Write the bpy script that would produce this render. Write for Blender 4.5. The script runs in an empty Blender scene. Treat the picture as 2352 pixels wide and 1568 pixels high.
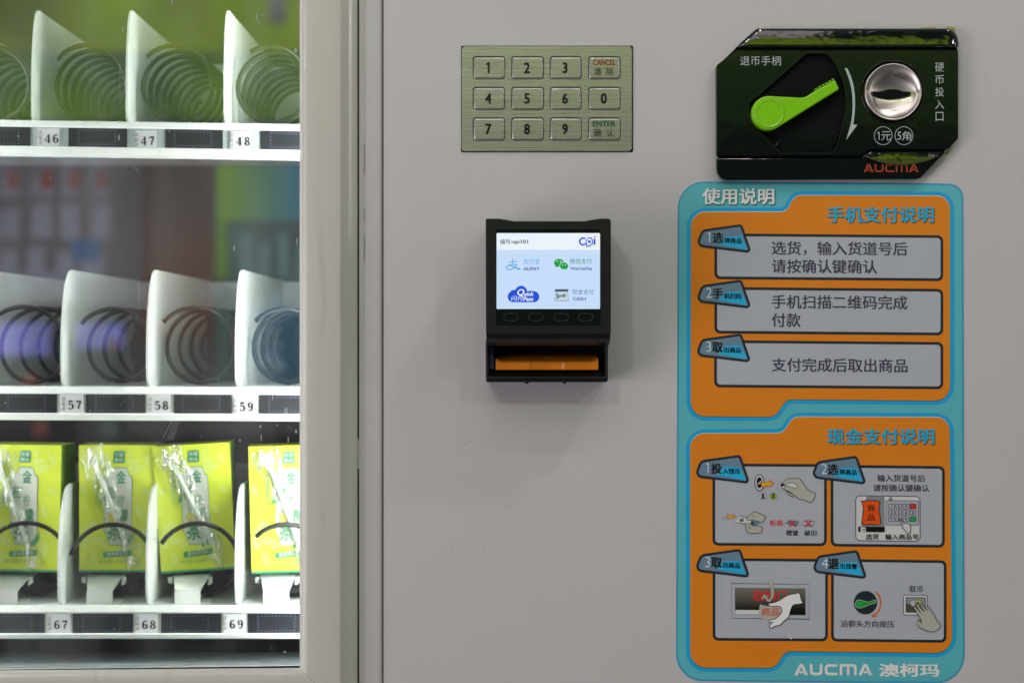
import bpy, bmesh, math, random
from mathutils import Vector, Matrix
from mathutils.geometry import tessellate_polygon
random.seed(7)
SC = bpy.context.scene
COL = SC.collection
S = 0.0003            # metres per drawing unit on the machine's front
D = 1.15              # camera stands this far from the front panel
PI = math.pi

# ------------------------------------------------------------------ camera, world, lamps, exposure
cam_d = bpy.data.cameras.new('camera')
cam = bpy.data.objects.new('camera', cam_d); COL.objects.link(cam)
cam.location = (0, -D, 0); cam.rotation_euler = (PI/2, 0, 0)
cam_d.sensor_width = 36; cam_d.lens = 36*D/(2352*S); cam_d.clip_end = 50; cam_d.clip_start = 0.02
cam_d.dof.use_dof = True; cam_d.dof.focus_distance = 1.118; cam_d.dof.aperture_fstop = 4.6
SC.camera = cam
SC.view_settings.view_transform = 'Standard'; SC.view_settings.look = 'None'
SC.view_settings.exposure = 0; SC.view_settings.gamma = 1
w = bpy.data.worlds.new('World'); SC.world = w; w.use_nodes = True
w.node_tree.nodes['Background'].inputs[0].default_value = (0.93, 0.96, 1.0, 1)
w.node_tree.nodes['Background'].inputs[1].default_value = 0.11

def lamp(name, loc, target, sx, sy, power, col=(1, 1, 1), shape='RECTANGLE', spread=PI):
    d = bpy.data.lights.new(name, 'AREA'); d.shape = shape; d.size = sx
    if shape in ('RECTANGLE', 'ELLIPSE'): d.size_y = sy
    d.energy = power; d.color = col; d.spread = spread
    o = bpy.data.objects.new(name, d); COL.objects.link(o); o.location = loc
    o.rotation_euler = (Vector(target)-Vector(loc)).to_track_quat('-Z', 'Y').to_euler()
    return o
# ceiling lamps of the hall in front of the machine, plus an added fill
lamp('hall_ceiling_lamp', (-0.5, -2.0, 1.65), (-0.1, 0, 0), 2.4, 1.0, 10.0, (1.0, 0.92, 1.02))
lamp('left_fill_lamp', (-2.5, -1.7, -0.6), (-0.2, 0, -0.15), 1.2, 1.6, 34, (1.0, 0.93, 1.0))  # added fill from low left, evens out the front panel
lamp('spot_lamp', (1.22, -1.12, 2.12), (0, 0, 0), 0.10, 0.10, 8.5, (1.0, 0.96, 0.94), 'DISK')
lamp('side_lamp', (1.28, -2.2, 1.0), (0, 0, 0), 0.06, 0.06, 4.2, (1.0, 0.97, 0.97), 'DISK')
lamp('side_lamp', (-0.62, -2.2, 1.06), (0, 0, 0), 0.06, 0.06, 3.8, (1.0, 0.97, 0.97), 'DISK')
lamp('far_tube_lamp', (2.75, -1.35, 0.80), (0, 0, 0), 0.03, 0.16, 1.3, (1.0, 0.97, 0.93))
lamp('far_tube_lamp', (2.75, -1.42, 0.46), (0, 0, 0), 0.03, 0.36, 2.0, (1.0, 0.97, 0.93))
for i in range(4):
    lamp('down_lamp', (-0.27+0.19*i, -0.95, 1.25), (0.1, 0, 0), 0.035, 0.035, 0.55, (1.0, 0.95, 0.88), 'DISK')
# light tubes inside the cabinet, behind the door frame
CABP = 2.5
lamp('cabinet_tube_lamp', ((770-1176)*S, 0.012, -0.02), (-0.45, 0.16, -0.02), 0.012, 0.95, CABP, (0.97, 1.0, 0.99))
lamp('cabinet_tube_lamp', (-0.49, 0.012, -0.02), (-0.2, 0.16, -0.02), 0.012, 0.95, CABP*1.1, (0.97, 1.0, 0.99))
lamp('cabinet_top_lamp', (-0.27, 0.008, 0.34), (-0.27, 0.12, 0.0), 0.45, 0.012, 0.6, (0.97, 1.0, 0.99))

# ------------------------------------------------------------------ helpers
def s2l(c):
    return tuple((x/255/12.92 if x/255 <= 0.04045 else ((x/255+0.055)/1.055)**2.4) for x in c)
def seen(c, k=0.52):       # base colour of a surface that the hall light shows as the given colour
    return tuple(min(0.9, x/k) for x in s2l(c))
def M(name, col, rough=0.5, metal=0.0, amp=0.06, nscale=60, bump=0.0, bscale=400, spec=0.5, emit=None, estr=0, stretch=None, aniso=0, coat=0, bdist=0.0005):
    m = bpy.data.materials.new(name); m.use_nodes = True; nt = m.node_tree; N = nt.nodes; Lk = nt.links
    b = N['Principled BSDF']
    tc = N.new('ShaderNodeTexCoord'); mp = N.new('ShaderNodeMapping'); Lk.new(tc.outputs['Object'], mp.inputs[0])
    if stretch: mp.inputs['Scale'].default_value = stretch
    nz = N.new('ShaderNodeTexNoise'); nz.inputs['Scale'].default_value = nscale; nz.inputs['Detail'].default_value = 5
    Lk.new(mp.outputs[0], nz.inputs['Vector'])
    mx = N.new('ShaderNodeMix'); mx.data_type = 'RGBA'
    lo = tuple(max(0, x*(1-amp)) for x in col)+(1,); hi = tuple(min(1, x*(1+amp)) for x in col)+(1,)
    mx.inputs[6].default_value = lo; mx.inputs[7].default_value = hi
    Lk.new(nz.outputs['Fac'], mx.inputs[0]); Lk.new(mx.outputs[2], b.inputs['Base Color'])
    b.inputs['Roughness'].default_value = rough; b.inputs['Metallic'].default_value = metal
    b.inputs['Specular IOR Level'].default_value = spec
    if aniso: b.inputs['Anisotropic'].default_value = aniso
    if coat: b.inputs['Coat Weight'].default_value = coat
    if emit:
        b.inputs['Emission Color'].default_value = tuple(emit)+(1,); b.inputs['Emission Strength'].default_value = estr
    if bump:
        n2 = N.new('ShaderNodeTexNoise'); n2.inputs['Scale'].default_value = bscale; n2.inputs['Detail'].default_value = 3
        Lk.new(mp.outputs[0], n2.inputs['Vector'])
        bp = N.new('ShaderNodeBump'); bp.inputs['Strength'].default_value = bump; bp.inputs['Distance'].default_value = bdist
        Lk.new(n2.outputs['Fac'], bp.inputs['Height']); Lk.new(bp.outputs[0], b.inputs['Normal'])
    m['bsdf'] = 1
    return m

def P(u, v, y=0.0):
    f = (D+y)/D*S
    return Vector(((u-1176)*f, y, (784-v)*f))

def wloc(p):
    L = Vector((0, 0, 0))
    while p is not None:
        L += Vector(p.location); p = p.parent
    return L
def obj(name, vs, fs, mat, parent=None, smooth=False, origin=None):
    me = bpy.data.meshes.new(name)
    off = wloc(parent) if parent else Vector(origin or (0, 0, 0))
    me.from_pydata([tuple(Vector(v)-off) for v in vs], [], fs); me.update()
    if mat: me.materials.append(mat)
    if smooth: me.polygons.foreach_set('use_smooth', [True]*len(me.polygons))
    o = bpy.data.objects.new(name, me); COL.objects.link(o)
    if parent: o.parent = parent
    else: o.location = off
    return o
def bmobj(name, bm, mat, parent=None, smooth=False, angle=None):
    me = bpy.data.meshes.new(name); off = wloc(parent) if parent else Vector((0, 0, 0))
    bmesh.ops.translate(bm, vec=-off, verts=bm.verts)
    bmesh.ops.recalc_face_normals(bm, faces=bm.faces)
    if smooth:
        for f in bm.faces: f.smooth = not (abs(f.normal.y) > 0.999)
        if angle:
            for e in bm.edges:
                if len(e.link_faces) == 2 and e.calc_face_angle(0) > angle: e.smooth = False
    bm.to_mesh(me); bm.free(); me.materials.append(mat)
    o = bpy.data.objects.new(name, me); COL.objects.link(o)
    if parent: o.parent = parent
    return o
def thing(name, label, cat, loc, group=None):
    o = bpy.data.objects.new(name, None); COL.objects.link(o); o.location = loc; o.empty_display_size = 0.01
    o['label'] = label; o['category'] = cat
    if group: o['group'] = group
    return o
def rp(pts, seg=6):
    """polygon with filleted corners: pts = (u, v) or (u, v, r)"""
    out = []; n = len(pts)
    for i in range(n):
        p = Vector(pts[i][:2]); r = pts[i][2] if len(pts[i]) > 2 else 0
        if r <= 0: out.append(tuple(p)); continue
        a = (Vector(pts[i-1][:2])-p); b = (Vector(pts[(i+1) % n][:2])-p)
        la, lb = a.length, b.length; a.normalize(); b.normalize()
        ang = a.angle(b); t = min(r/math.tan(ang/2), la*0.49, lb*0.49); rr = t*math.tan(ang/2)
        c = p+(a+b).normalized()*(rr/math.sin(ang/2))
        v0 = p+a*t-c; v1 = p+b*t-c
        a0 = math.atan2(v0.y, v0.x); da = math.atan2(v1.y, v1.x)-a0
        while da > PI: da -= 2*PI
        while da < -PI: da += 2*PI
        for k in range(seg+1):
            q = a0+da*k/seg; out.append((c.x+rr*math.cos(q), c.y+rr*math.sin(q)))
    return out
def rect(u0, v0, u1, v1, r=0, t=0, seg=5):
    k = (u1-u0)*t
    return rp([(u0, v0, r), (u1, v0+k, r), (u1, v1+k, r), (u0, v1, r)], seg)
def circ(u, v, r, n=32, ry=None, a0=0):
    ry = ry or r
    return [(u+r*math.cos(2*PI*i/n+a0), v+ry*math.sin(2*PI*i/n+a0)) for i in range(n)]
def offs(pts, d):
    """offset a closed outline outward by d"""
    n = len(pts); A = sum(pts[i][0]*pts[(i+1) % n][1]-pts[(i+1) % n][0]*pts[i][1] for i in range(n))
    s = 1 if A > 0 else -1; out = []
    for i in range(n):
        p = Vector(pts[i]); a = Vector(pts[i-1]); b = Vector(pts[(i+1) % n])
        e1 = (p-a); e2 = (b-p)
        if e1.length < 1e-6: e1 = e2
        if e2.length < 1e-6: e2 = e1
        e1.normalize(); e2.normalize()
        n1 = Vector((e1.y, -e1.x))*s; n2 = Vector((e2.y, -e2.x))*s
        m = n1+n2
        if m.length < 1e-4: m = n1
        m.normalize(); k = max(0.4, m.dot(n1))
        q = p+m*(d/k); out.append((q.x, q.y))
    return out
def tess(loops):
    return tessellate_polygon([[Vector((p[0], p[1], 0)) for p in lp] for lp in loops])
class Sheet:
    """collects flat outlines (in front-panel units) lying at depth y; one mesh object"""
    def __init__(s): s.v = []; s.f = []
    def poly(s, pts, y, holes=()):
        b = len(s.v); loops = [pts]+list(holes)
        for lp in loops: s.v += [P(p[0], p[1], y) for p in lp]
        for t in tess(loops):
            a, c, e = [s.v[b+i] for i in t]
            nrm = (c-a).cross(e-a)
            s.f.append(tuple(b+i for i in (t if nrm.y < 0 else t[::-1])))
        return s
    def line(s, pts, wd, y, closed=False):
        ws = wd if isinstance(wd, (list, tuple)) else [wd]*len(pts)
        n = len(pts); b = len(s.v)
        for i in range(n):
            p = Vector(pts[i])
            a = Vector(pts[i-1]) if (i > 0 or closed) else p
            c = Vector(pts[(i+1) % n]) if (i < n-1 or closed) else p
            d = (c-a)
            if d.length < 1e-9: d = Vector((1, 0))
            d.normalize(); k = 1.0
            if (p-a).length > 1e-6 and (c-p).length > 1e-6:
                k = max(0.5, abs(d.dot((p-a).normalized())))
            nn = Vector((d.y, -d.x))*(ws[i]/2/k)
            s.v += [P(*(p+nn), y), P(*(p-nn), y)]
        for i in range(n if closed else n-1):
            j = (i+1) % n
            q = (b+2*i, b+2*i+1, b+2*j+1, b+2*j)
            nrm = (s.v[q[1]]-s.v[q[0]]).cross(s.v[q[2]]-s.v[q[0]])
            s.f.append(q if nrm.y < 0 else q[::-1])
        return s
    def make(s, name, mat, parent): return obj(name, s.v, s.f, mat, parent)
def flat(name, pts, y, mat, parent, holes=()): return Sheet().poly(pts, y, holes).make(name, mat, parent)
def line(name, pts, wd, y, mat, parent, closed=False): return Sheet().line(pts, wd, y, closed).make(name, mat, parent)
def plate(name, outer, y0, y1, mat, parent, holes=(), bev=0, smooth=False, seg=2):
    """solid plate: outline as seen at depth y0 (front), straight walls back to y1"""
    bm = bmesh.new(); loops = [outer]+list(holes); F = []; B = []; idx = []
    for lp in loops:
        f = [bm.verts.new(P(p[0], p[1], y0)) for p in lp]
        g = [bm.verts.new(v.co+Vector((0, y1-y0, 0))) for v in f]
        F += f; B += g; n = len(f)
        for i in range(n): bm.faces.new((f[i], f[(i+1) % n], g[(i+1) % n], g[i]))
    if holes:
        for t in tess(loops):
            try: bm.faces.new([F[i] for i in t]); bm.faces.new([B[i] for i in reversed(t)])
            except ValueError: pass
    else:
        bm.faces.new(F); bm.faces.new(B[::-1])
    bmesh.ops.recalc_face_normals(bm, faces=bm.faces)
    if bev:
        fs = set(F)
        es = [e for e in bm.edges if e.verts[0] in fs and e.verts[1] in fs and (not holes or e.calc_face_angle(0) > 0.5)]
        bmesh.ops.bevel(bm, geom=es, offset=bev, segments=seg, affect='EDGES', profile=0.5, clamp_overlap=True)
    return bmobj(name, bm, mat, parent, smooth, 0.7 if smooth else None)
def box(name, a, b, mat, parent, bev=0, seg=2):
    bm = bmesh.new(); bmesh.ops.create_cube(bm, size=1)
    a = Vector(a); b = Vector(b); c = (a+b)/2; d = b-a
    for v in bm.verts: v.co = Vector((v.co.x*d.x, v.co.y*d.y, v.co.z*d.z))+c
    if bev: bmesh.ops.bevel(bm, geom=bm.edges[:], offset=bev, segments=seg, affect='EDGES', profile=0.5)
    return bmobj(name, bm, mat, parent)
_glyph = {}
def text_mesh(body, bold, res=2):
    key = (body, bold)
    if key in _glyph: return _glyph[key]
    c = bpy.data.curves.new('t', 'FONT'); c.body = body; c.resolution_u = res; c.offset = min(bold, 0)
    o = bpy.data.objects.new('t', c); COL.objects.link(o)
    me = bpy.data.meshes.new_from_object(o.evaluated_get(bpy.context.evaluated_depsgraph_get()))
    vs = [(v.co.x, v.co.y) for v in me.vertices]; fs = [tuple(p.vertices) for p in me.polygons]
    bpy.data.objects.remove(o); bpy.data.curves.remove(c); bpy.data.meshes.remove(me)
    if bold > 0:       # heavier weight: the strokes laid down several times with small shifts
        v0, f0 = vs, fs; vs = []; fs = []
        for k, (dx, dy) in enumerate(((-1, -.6), (1, -.6), (-1, .6), (1, .6))):
            b = len(vs); vs += [(x+dx*bold, y+dy*bold) for x, y in v0]; fs += [tuple(i+b for i in f) for f in f0]
    _glyph[key] = (vs, fs); return _glyph[key]
def text(body, u0, v0, u1, v1, y, mat, parent, name='lettering', bold=0.0, slope=0.0, shear=0.0, rot=0.0, keep=0):
    """lettering fitted into the box u0..u1, v0..v1"""
    vs, fs = text_mesh(body, bold)
    nb = len(vs)//4 if bold > 0 else len(vs)
    if keep:           # keep the letter's own proportions (times keep) at this height
        w_ = (max(a for a, b in vs)-min(a for a, b in vs))/(max(b for a, b in vs)-min(b for a, b in vs))*(v1-v0)*keep
        u0, u1 = (u0+u1-w_)/2, (u0+u1+w_)/2
    xs = [a for a, b in vs]; ys = [b for a, b in vs]
    x0, x1, y0, y1 = min(xs), max(xs), min(ys), max(ys)
    cu, cv = (u0+u1)/2, (v0+v1)/2; out = []
    for i_, (a, b) in enumerate(vs):
        q = (b-y0)/(y1-y0)
        du = (a-x0)/(x1-x0)*(u1-u0)-(u1-u0)/2+shear*(q-0.5)*(v1-v0); dv = (1-q)*(v1-v0)-(v1-v0)/2
        if rot: du, dv = du*math.cos(rot)-dv*math.sin(rot), du*math.sin(rot)+dv*math.cos(rot)
        out.append(P(cu+du, cv+dv+slope*du, y-(i_//max(1, nb))*0.000012))
    fs = [f if (out[f[1]]-out[f[0]]).cross(out[f[2]]-out[f[1]]).y < 0 else f[::-1] for f in fs]
    return obj(name, out, fs, mat, parent)
def one(u, v, h, wd, y, mat, parent, name='numeral', flag=0.24):
    return Sheet().line([(u-h*flag, v+h*0.2), (u-wd*0.1, v+wd*0.4), ], wd*0.9, y).line([(u, v), (u, v+h)], wd, y-0.00001).make(name, mat, parent)
def lathe(name, cx, cz, prof, mat, parent, n=64, smooth=True):
    """prof = (radius, y) from rim to centre, about the axis along y"""
    vs = []; fs = []
    for r, y in prof:
        for i in range(n): vs.append((cx+r*math.cos(2*PI*i/n), y, cz+r*math.sin(2*PI*i/n)))
    for k in range(len(prof)-1):
        for i in range(n):
            j = (i+1) % n; fs.append((k*n+i, k*n+j, (k+1)*n+j, (k+1)*n+i))
    return obj(name, vs, fs, mat, parent, smooth)
def tube(pts, r, n=8, r_end=None):
    vs = []; fs = []; up = Vector((0, 1, 0))
    for i, p in enumerate(pts):
        a = pts[max(0, i-1)]; b = pts[min(len(pts)-1, i+1)]; t = (b-a).normalized()
        x = t.cross(up)
        if x.length < 1e-4: x = t.cross(Vector((1, 0, 0)))
        x.normalize(); z = t.cross(x)
        for k in range(n):
            q = 2*PI*k/n; vs.append(p+(x*math.cos(q)+z*math.sin(q))*r)
    m = len(pts)
    for i in range(m-1):
        for k in range(n): fs.append((i*n+k, i*n+(k+1) % n, (i+1)*n+(k+1) % n, (i+1)*n+k))
    fs.append(tuple(range(n))[::-1]); fs.append(tuple(range((m-1)*n, m*n)))
    return vs, fs

# ------------------------------------------------------------------ materials
def panel_material(name, col):
    m = M(name, col, rough=0.42, amp=0.035, nscale=5, bump=0.05, bscale=900, spec=0.4, bdist=0.0003)
    nt = m.node_tree; N = nt.nodes; Lk = nt.links; b = N['Principled BSDF']
    tc = N.new('ShaderNodeTexCoord')
    mp = N.new('ShaderNodeMapping'); mp.inputs['Scale'].default_value = (1, 1, 0.35); Lk.new(tc.outputs['Object'], mp.inputs[0])
    nz = N.new('ShaderNodeTexNoise'); nz.inputs['Scale'].default_value = 85; nz.inputs['Detail'].default_value = 2
    Lk.new(mp.outputs[0], nz.inputs['Vector'])
    cr = N.new('ShaderNodeValToRGB'); cr.color_ramp.elements[0].position = 0.775; cr.color_ramp.elements[1].position = 0.80
    Lk.new(nz.outputs['Fac'], cr.inputs[0])
    old = b.inputs['Base Color'].links[0].from_socket
    ns = N.new('ShaderNodeTexNoise'); ns.inputs['Scale'].default_value = 11; ns.inputs['Detail'].default_value = 6; ns.inputs['Roughness'].default_value = 0.65
    Lk.new(tc.outputs['Object'], ns.inputs['Vector'])
    rr = N.new('ShaderNodeMapRange'); rr.inputs['From Min'].default_value = 0.35; rr.inputs['From Max'].default_value = 0.7; rr.inputs['To Min'].default_value = 0.30; rr.inputs['To Max'].default_value = 0.52
    Lk.new(ns.outputs['Fac'], rr.inputs['Value']); Lk.new(rr.outputs[0], b.inputs['Roughness']); rr.name = 'sheen_range'
    mx = N.new('ShaderNodeMix'); mx.data_type = 'RGBA'; mx.inputs[7].default_value = (col[0]*.62, col[1]*.58, col[2]*.5, 1)
    Lk.new(cr.outputs[0], mx.inputs[0]); Lk.new(old, mx.inputs[6]); Lk.new(mx.outputs[2], b.inputs['Base Color'])
    return m
m_panel = panel_material('painted_steel', (0.605, 0.58, 0.595))
m_frame = panel_material('cream_painted_aluminium', (0.60, 0.588, 0.545))
m_frame.node_tree.nodes['sheen_range'].inputs['To Min'].default_value = 0.10; m_frame.node_tree.nodes['sheen_range'].inputs['To Max'].default_value = 0.22
nt = m_frame.node_tree; b_ = nt.nodes['Principled BSDF']
_t = nt.nodes.new('ShaderNodeTexCoord'); _m = nt.nodes.new('ShaderNodeMapping'); _m.inputs['Scale'].default_value = (60, 1, 7); nt.links.new(_t.outputs['Object'], _m.inputs[0])
_n = nt.nodes.new('ShaderNodeTexNoise'); _n.inputs['Scale'].default_value = 1.6; _n.inputs['Detail'].default_value = 4; nt.links.new(_m.outputs[0], _n.inputs['Vector'])
_r = nt.nodes.new('ShaderNodeMapRange'); _r.inputs['From Min'].default_value = 0.60; _r.inputs['From Max'].default_value = 0.78; _r.inputs['To Max'].default_value = 0.38; nt.links.new(_n.outputs['Fac'], _r.inputs['Value'])
_x = nt.nodes.new('ShaderNodeMix'); _x.data_type = 'RGBA'; _x.inputs[7].default_value = (0.36, 0.30, 0.21, 1)
nt.links.new(_r.outputs[0], _x.inputs[0]); nt.links.new(b_.inputs['Base Color'].links[0].from_socket, _x.inputs[6]); nt.links.new(_x.outputs[2], b_.inputs['Base Color'])
m_trim = panel_material('grey_painted_aluminium', (0.61, 0.59, 0.605))
m_gap = M('dark_gap', (0.006, 0.007, 0.007), rough=0.8, spec=0.1)
m_inner = M('cabinet_lining', (0.035, 0.045, 0.055), rough=0.6, amp=0.25, nscale=12)
m_inner2 = M('bare_metal_floor', (0.22, 0.25, 0.27), rough=0.45, amp=0.3, nscale=9)
m_white = M('white_plastic', (0.82, 0.84, 0.82), rough=0.35, amp=0.03)
m_div = M('divider_plastic', (0.62, 0.66, 0.63), rough=0.4, amp=0.06, nscale=25)
m_tray = M('grey_white_enamel', (0.55, 0.58, 0.58), rough=0.4, amp=0.08)
m_back = M('grey_back_plate', (0.42, 0.45, 0.46), rough=0.5, amp=0.12, nscale=15)
m_chan = M('clear_pale_label_channel', (0.52, 0.60, 0.62), rough=0.25, amp=0.04)
m_paper = M('white_label_paper', (0.80, 0.80, 0.84), rough=0.6, amp=0.02)
m_black = M('black_strip_plastic', (0.016, 0.019, 0.024), rough=0.35, amp=0.4, nscale=40)
m_dot = M('purple_grey_dots', (0.11, 0.10, 0.17), rough=0.5)
m_ink = M('black_ink', (0.008, 0.008, 0.008), rough=0.7, spec=0.1)
m_ink2 = M('grey_ink', (0.12, 0.12, 0.12), rough=0.6)
m_wire = M('dark_coated_wire', (0.0045, 0.004, 0.0045), rough=0.38, amp=0.2, nscale=90, spec=0.42)
m_steel = M('brushed_steel', (0.50, 0.49, 0.47), rough=0.29, metal=0.72, amp=0.10, nscale=60, bump=0.35, bscale=22, bdist=0.0006, stretch=(0.35, 1, 1.4))
nt = m_steel.node_tree; b_ = nt.nodes['Principled BSDF']
_n = nt.nodes.new('ShaderNodeTexNoise'); _n.inputs['Scale'].default_value = 240; _n.inputs['Detail'].default_value = 2
_m = nt.nodes.new('ShaderNodeMapping'); _m.inputs['Scale'].default_value = (0.06, 1, 4); _t = nt.nodes.new('ShaderNodeTexCoord')
nt.links.new(_t.outputs['Object'], _m.inputs[0]); nt.links.new(_m.outputs[0], _n.inputs['Vector'])
_r = nt.nodes.new('ShaderNodeMapRange'); _r.inputs['To Min'].default_value = 0.20; _r.inputs['To Max'].default_value = 0.36
nt.links.new(_n.outputs['Fac'], _r.inputs['Value']); nt.links.new(_r.outputs[0], b_.inputs['Roughness'])
m_dish = M('spun_steel', (0.72, 0.65, 0.61), rough=0.34, aniso=0.75, metal=1.0, amp=0.05, nscale=30)
m_gloss = M('glossy_black_plastic', (0.006, 0.009, 0.008), rough=0.09, amp=0.2, nscale=20, bump=0.28, bscale=30, bdist=0.0012, spec=0.42, coat=0.1)
m_glosswave = M('rippled_glossy_black_plastic', (0.006, 0.009, 0.008), rough=0.05, amp=0.2, nscale=20, bump=0.9, bscale=42, bdist=0.0018, spec=0.9, coat=0.8, stretch=(0.6, 1, 1.3))
m_mattblack = M('matt_black_plastic', (0.0095, 0.0095, 0.0095), rough=0.52, amp=0.15, nscale=50, bump=0.15, bscale=3000, bdist=0.0001, spec=0.28)
m_satin = M('satin_black_plastic', (0.008, 0.009, 0.0085), rough=0.35, amp=0.15, nscale=50, spec=0.3)
m_bezel = M('dark_screen_glass', (0.006, 0.010, 0.009), rough=0.2, amp=0.1, spec=0.25)
m_green = M('lime_green_plastic', (0.25, 0.66, 0.012), rough=0.2, amp=0.05, nscale=40, bump=0.08, bscale=700)
m_orange = M('orange_plastic', (0.85, 0.25, 0.02), rough=0.22, amp=0.10, nscale=60, bump=0.15, bscale=120, bdist=0.001)
m_violet = M('violet_plastic', (0.035, 0.03, 0.12), rough=0.4)
m_whiteink = M('grey_white_screen_print', seen((136, 145, 145)), rough=0.5)
m_redink = M('dull_red_print', seen((122, 42, 18)), rough=0.4)
m_tape = M('old_yellow_tape', (0.42, 0.38, 0.10), rough=0.5)
K = 0.52
pr = lambda n, c, r=0.34: M(n, seen(c, K), rough=r, amp=0.06, nscale=28, spec=0.45, bump=0.25, bscale=38, bdist=0.0006)
p_edge = pr('print_edge_blue', (28, 118, 152)); p_teal = pr('print_teal', (72, 144, 154)); p_blue = pr('print_blue', (22, 128, 172))
p_orange = pr('print_orange', (176, 102, 24)); p_grey = pr('print_grey', (138, 141, 149)); p_navy = pr('print_navy', (26, 34, 42))
p_white = pr('print_white', (196, 200, 200)); p_shadow = pr('print_brown_shadow', (96, 60, 22)); p_shadow2 = pr('print_slate_shadow', (56, 92, 100))
p_tab = pr('print_slate_blue', (84, 106, 124)); p_tabblue = pr('print_bright_blue', (30, 140, 178)); p_black = pr('print_black', (12, 14, 16))
p_cyan = pr('print_cyan', (12, 136, 170)); p_text = pr('print_dark_violet_grey', (50, 50, 66)); p_num = pr('print_pale_number', (170, 184, 194))
p_skin = pr('print_greyish_skin', (140, 140, 130)); p_pale = pr('print_pale_grey', (166, 165, 166)); p_red = pr('print_red', (168, 34, 36))
p_yellow = pr('print_ochre', (176, 140, 30)); p_gold = pr('print_olive_gold', (146, 152, 42)); p_silver = pr('print_silver', (150, 146, 158))
p_olive = pr('print_dark_olive', (62, 60, 50)); p_or2 = pr('print_red_orange', (182, 66, 18)); p_gr = pr('print_green', (24, 130, 60)); p_gr2 = pr('print_leaf_green', (24, 118, 26))
p_or3 = pr('print_burnt_orange', (168, 84, 34)); p_midgrey = pr('print_mid_grey', (104, 112, 118))
# teal field with its fine woven lines
nt = p_teal.node_tree; b_ = nt.nodes['Principled BSDF']
wv = nt.nodes.new('ShaderNodeTexWave'); wv.inputs['Scale'].default_value = 260; wv.bands_direction = 'X'; wv.inputs['Distortion'].default_value = 1.5
tc_ = nt.nodes.new('ShaderNodeTexCoord'); nt.links.new(tc_.outputs['Object'], wv.inputs['Vector'])
mx_ = nt.nodes.new('ShaderNodeMix'); mx_.data_type = 'RGBA'; mx_.blend_type = 'MULTIPLY'
rm_ = nt.nodes.new('ShaderNodeMapRange'); rm_.inputs['To Min'].default_value = 0.0; rm_.inputs['To Max'].default_value = 0.22
nt.links.new(wv.outputs['Fac'], rm_.inputs['Value']); nt.links.new(rm_.outputs[0], mx_.inputs[0])
nt.links.new(b_.inputs['Base Color'].links[0].from_socket, mx_.inputs[6]); mx_.inputs[7].default_value = (0.6, 0.8, 0.85, 1)
nt.links.new(mx_.outputs[2], b_.inputs['Base Color'])

def glass_material():
    m = bpy.data.materials.new('coated_door_glass'); m.use_nodes = True; nt = m.node_tree; N = nt.nodes; Lk = nt.links; N.clear()
    out = N.new('ShaderNodeOutputMaterial'); tr = N.new('ShaderNodeBsdfTransparent'); tr.inputs[0].default_value = (0.94, 0.97, 0.95, 1)
    gl = N.new('ShaderNodeBsdfGlossy'); gl.inputs['Roughness'].default_value = 0.012; gl.inputs[0].default_value = (1, 1, 1, 1)
    lw = N.new('ShaderNodeLayerWeight'); lw.inputs[0].default_value = 0.25
    rg = N.new('ShaderNodeMapRange'); rg.inputs['To Min'].default_value = 0.22; rg.inputs['To Max'].default_value = 0.8
    Lk.new(lw.outputs['Facing'], rg.inputs['Value'])
    mx = N.new('ShaderNodeMixShader'); Lk.new(rg.outputs[0], mx.inputs[0]); Lk.new(tr.outputs[0], mx.inputs[1]); Lk.new(gl.outputs[0], mx.inputs[2])
    df = N.new('ShaderNodeBsdfDiffuse'); df.inputs[0].default_value = (0.7, 0.75, 0.75, 1)
    tc = N.new('ShaderNodeTexCoord'); mp = N.new('ShaderNodeMapping'); mp.inputs['Scale'].default_value = (5, 1, 1.2); Lk.new(tc.outputs['Object'], mp.inputs[0])
    nz = N.new('ShaderNodeTexNoise'); nz.inputs['Scale'].default_value = 6; nz.inputs['Detail'].default_value = 8; Lk.new(mp.outputs[0], nz.inputs['Vector'])
    r2 = N.new('ShaderNodeMapRange'); r2.inputs['From Min'].default_value = 0.42; r2.inputs['From Max'].default_value = 0.8; r2.inputs['To Min'].default_value = 0.012; r2.inputs['To Max'].default_value = 0.12
    Lk.new(nz.outputs['Fac'], r2.inputs['Value'])
    m2 = N.new('ShaderNodeMixShader'); Lk.new(r2.outputs[0], m2.inputs[0]); Lk.new(mx.outputs[0], m2.inputs[1]); Lk.new(df.outputs[0], m2.inputs[2])
    Lk.new(m2.outputs[0], out.inputs[0]); return m
m_glass = glass_material()
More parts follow.
